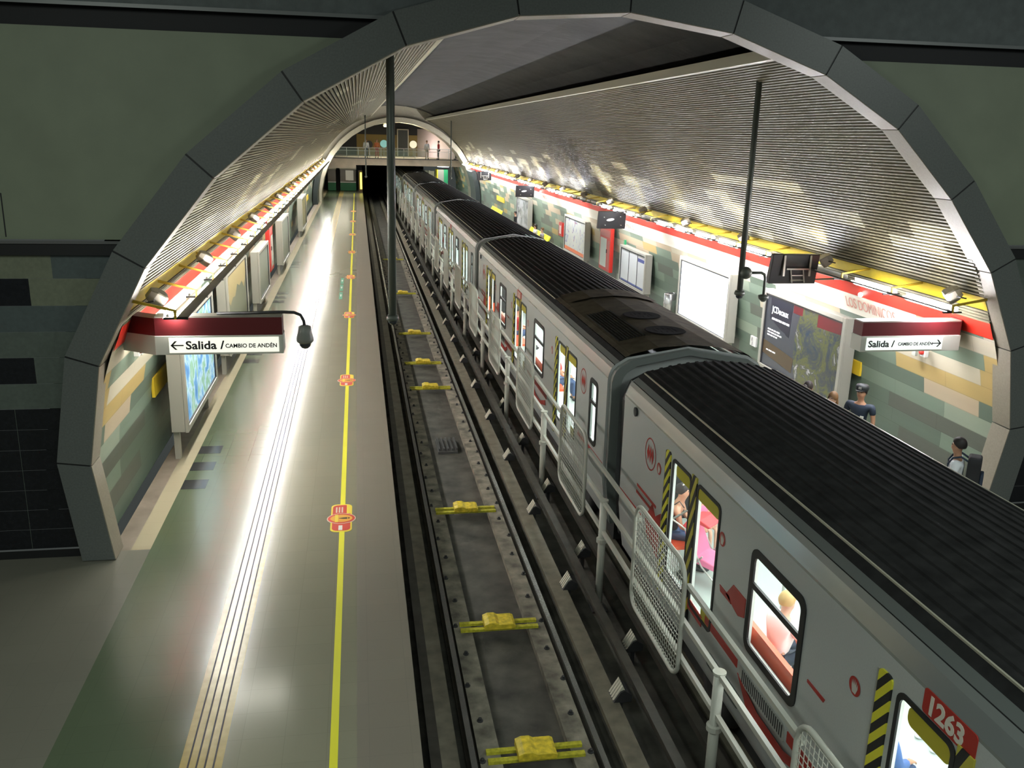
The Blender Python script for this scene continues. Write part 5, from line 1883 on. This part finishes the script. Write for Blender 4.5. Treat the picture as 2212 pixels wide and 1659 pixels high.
    for i in range(m_ + 1):
        th = low * i / m_
        for j in range(n_):
            a = 2 * PI * j / n_
            fr = max(0.0, math.sin(a))          # +y = face side
            thj = th * (1 - 0.45 * fr ** 1.2)
            wob = 1 + 0.03 * math.sin(5 * a + i)
            mb.v.append((cc[0] + rx * wob * math.sin(thj) * math.cos(a), cc[1] + ry * wob * math.sin(thj) * math.sin(a), cc[2] + rz_ * math.cos(thj)))
    for i in range(m_):
        for j in range(n_):
            mb.f.append((i0 + i * n_ + j, i0 + (i + 1) * n_ + j, i0 + (i + 1) * n_ + (j + 1) % n_, i0 + i * n_ + (j + 1) % n_))
            mb.mi.append(0)
    if hairstyle == 'tied':
        mb.ball((hd.x, hd.y - 0.125 * k, hd.z + 0.03), 0.045 * k)
    if hairstyle == 'long':
        mb.ball((hd.x, hd.y - 0.07 * k, hd.z - 0.09 * k), 0.085 * k, 0.05 * k, 0.13 * k)
    mb.build('hair', hair, t, world=False, smooth=True)
    if detail:
        mb = MB()
        for s in (-1, 1):
            mb.ball((hd.x + s * 0.032 * k, hd.y + 0.083 * k, hd.z + 0.012 * k), 0.011 * k, 0.008 * k, 0.007 * k, 8, 6)
        mb.build('eyes', eye_m, t, world=False)
        MB().ball((hd.x, hd.y + 0.086 * k, hd.z - 0.048 * k), 0.022 * k, 0.008 * k, 0.006 * k, 8, 6).build('mouth', lip_m, t, world=False)
    t['_hx'] = 0
    del t['_hx']
    return t, hd, k


navy = pmat('navy_cloth', (0.012, 0.025, 0.05), 0.7)
jeans = pmat('blue_jeans', (0.05, 0.09, 0.20), 0.8)
wcloth = pmat('white_cloth', (0.70, 0.72, 0.76), 0.8)
blk_cloth = pmat('black_cloth', (0.015, 0.015, 0.018), 0.8)
pinkc = pmat('pink_cloth', (0.75, 0.18, 0.33), 0.7)
redc = pmat('red_cloth', (0.42, 0.03, 0.03), 0.7)
bluec = pmat('blue_cloth', (0.05, 0.12, 0.32), 0.7)

# walking man with backpack at the arch
t, hd, k = person('man in a pale T-shirt walking past the arch on the far platform, wearing a backpack', (8.80, 11.3, 0), R(52), SK1, wcloth, jeans, hair_b, pose='walk', h=1.74)
b = thing('backpack', 'black backpack worn by the walking man in the pale T-shirt', 'backpack', (8.80, 11.3, 1.0), R(52))
MB().prism(rrect(-0.16, 0.02, 0.16, 0.50, 0.09), 'y', -0.33, -0.145).build('bag', blk_cloth, b, world=False, bevel=0.03)
MB().prism(rrect(-0.12, 0.05, 0.12, 0.26, 0.06), 'y', -0.38, -0.33).build('pocket', navy, b, world=False, bevel=0.015)
for s in (-1, 1):
    MB().tube([(s * 0.10, -0.15, 0.42), (s * 0.11, -0.05, 0.475), (s * 0.11, 0.06, 0.44), (s * 0.11, 0.115, 0.34), (s * 0.13, 0.10, 0.16), (s * 0.14, -0.12, 0.10)], 0.016, 6).build('strap', navy, b, world=False)
# guard with cap
t, hd, k = person('guard in a dark blue uniform and cap on the far platform, beside the globe poster', (8.88, 14.15, 0), R(128), SK1, navy, navy, hair_b, h=1.75, sleeves='short', hairstyle='short')
mb = MB()
mb.lathe([(0.100, 0.03), (0.112, 0.06), (0.118, 0.10), (0.10, 0.14), (0.02, 0.155)], (hd.x, hd.y - 0.005, hd.z), 20)
mb.build('cap', pmat('dark_cap', (0.012, 0.016, 0.018), 0.6), t, world=False, smooth=True)
MB().prism([(hd.x + 0.085 * math.cos(a), hd.y + 0.05 + 0.13 * math.sin(a)) for a in [PI * q / 10 for q in range(11)]], 'z', hd.z + 0.045, hd.z + 0.055).build('cap_peak', MATS['dark_cap'], t, world=False)
MB().box((hd.x - 0.025, hd.y + 0.105, hd.z + 0.075), (hd.x + 0.025, hd.y + 0.118, hd.z + 0.115)).build('cap_badge', silver, t, world=False)
MB().box((-0.13, 0.125, 1.16), (-0.07, 0.145, 1.22)).build('name_badge', white, t, world=False)
t, hd, k = person('woman with light brown hair beside the guard, only her head above the train roof', (8.3, 14.1, 0), R(120), SK2, pmat('beige_cloth', (0.4, 0.33, 0.22), 0.8), jeans, hair_br, h=1.66, hairstyle='long', female=True)
t, hd, k = person('dark-haired person in front of the globe poster, mostly behind the train roof', (8.15, 14.75, 0), R(-60), SK1, blk_cloth, navy, hair_b, h=1.68, hairstyle='tied', female=True)
# seated on the yellow seats
t, hd, k = person('seated person with dark hair and white top on the nearer row of yellow seats', (9.66, 48.9, 0), R(90), SK1, wcloth, navy, hair_b, pose='sit', h=1.65, female=True, hairstyle='long')
t, hd, k = person('seated person in dark clothes at the near end of the nearer row of yellow seats', (9.66, 47.0, 0), R(90), SK2, pmat('grey_cloth', (0.35, 0.33, 0.36), 0.8), navy, hair_br, pose='sit', h=1.65)
t, hd, k = person('person in black leaning at the far end of the nearer row of yellow seats', (9.3, 53.4, 0), R(90), SK1, blk_cloth, blk_cloth, hair_b, h=1.6, sleeves='long')
# passengers in the nearest car
t, hd, k = person('woman in a black strap top with tied dark hair, seated behind a pink stroller', (4.30, 11.2, 0.0), R(-118), SK1, blk_cloth, jeans, hair_b, pose='sit', h=1.62, sleeves='none', hairstyle='tied', female=True, lean=0.12)
for s in (-1, 1):
    MB().tube([(s * 0.085, 0.20, 0.93), (s * 0.095, 0.13, 1.02), (s * 0.09, 0.02, 0.92)], 0.008, 6).build('shoulder_strap', blk_cloth, t, world=False)
MB().tube([(hd.x - 0.07, hd.y, hd.z + 0.11), (hd.x, hd.y + 0.03, hd.z + 0.135), (hd.x + 0.07, hd.y, hd.z + 0.11)], 0.012, 6).build('hair_glasses', silver, t, world=False)
st = thing('stroller', 'pink and red stroller with grey frame inside the first train door', 'stroller', (4.66, 10.55, 0.02), R(-140))
MB().prism([(-0.16, 0.32), (0.18, 0.28), (0.22, 0.36), (-0.08, 0.42), (-0.26, 0.82), (-0.33, 0.80)], 'x', -0.19, 0.19).build('seat_fabric', pinkc, st, world=False, bevel=0.015)
MB().prism([(-0.34, 0.80), (-0.26, 0.92), (-0.08, 0.96), (0.08, 0.90), (0.05, 0.87), (-0.1, 0.90), (-0.24, 0.85), (-0.28, 0.78)], 'x', -0.2, 0.2).build('hood', pmat('stroller_red', (0.6, 0.04, 0.05), 0.6), st, world=False, bevel=0.01)
for s in (-1, 1):
    MB().tube([(s * 0.2, -0.5, 0.85), (s * 0.2, -0.3, 0.78), (s * 0.2, 0.0, 0.30), (s * 0.2, 0.28, 0.08)], 0.012, 8).build('frame', silver, st, world=False)
    MB().tube([(s * 0.2, 0.0, 0.45), (s * 0.2, -0.28, 0.08)], 0.012, 8).build('frame', silver, st, world=False)
    for yy in (0.28, -0.28):
        MB().lathe([(0.04, -0.02), (0.075, -0.018), (0.08, 0), (0.075, 0.018), (0.04, 0.02)], (s * 0.2, yy, 0.08), 14, axis='x').build('wheel', tyre, st, world=False)
MB().tube([(-0.2, -0.5, 0.85), (0.2, -0.5, 0.85)], 0.016, 8).build('handle', MATS['grey_pole'], st, world=False)
t, hd, k = person('small child in pink seated next to the stroller inside the first train door', (4.86, 11.45, 0.0), R(-150), SK2, pinkc, None, hair_br, pose='sit', h=1.05, sleeves='short', female=True, shoes=wcloth)
t, hd, k = person('woman with short blond hair and white shirt, her back to the nearest train window', (4.42, 8.0, 0.0), R(-75), SK2, pmat('bright_white_shirt', (0.85, 0.86, 0.88), 0.8), navy, hair_bl, pose='sit', h=1.62, sleeves='short', female=True, lean=0.05)
t, hd, k = person('person in a blue jacket seated by the second door of the nearest car', (4.42, 6.15, 0.0), R(-80), SK1, bluec, jeans, hair_b, pose='sit', h=1.65, sleeves='long')
t, hd, k = person('person in dark trousers seated across the aisle in the nearest car, one shoe stretched out', (6.2, 7.0, 0.0), R(95), SK1, pmat('grey_cloth', (0, 0, 0)), blk_cloth, hair_b, pose='sit', h=1.7, shoes=wcloth)
t, hd, k = person('passenger in red seated in the second car, behind its farther window', (4.42, 24.6, 0.0), R(-90), SK1, redc, jeans, hair_b, pose='sit', h=1.65)
t, hd, k = person('passenger in red seated in the second car, behind its nearer window', (4.42, 19.4, 0.0), R(-90), SK1, redc, jeans, hair_b, pose='sit', h=1.65)
# people on the far footbridge
for x, y, topm, botm, lab, hm, ang in ((0.85, 86.0, wcloth, navy, 'person in a pale top on the footbridge, left end', hair_br, 180), (1.85, 86.5, pmat('orange_cloth', (0.6, 0.2, 0.08), .7), redc, 'person in orange on the footbridge, left of the doorway', hair_br, 160),
                                       (6.4, 85.6, wcloth, pmat('beige_cloth', (0, 0, 0)), 'person in white leaning on the footbridge railing, before the bright wall', hair_br, 200),
                                       (7.5, 85.7, redc, navy, 'person in a red coat on the footbridge', hair_b, 90), (9.1, 85.6, blk_cloth, navy, 'person in dark clothes at the right end of the footbridge', hair_b, 90)):
    person(lab, (x, y, 3.66), R(ang), SK2, topm, botm, hm, h=1.68, detail=False, sleeves='long', female=True)
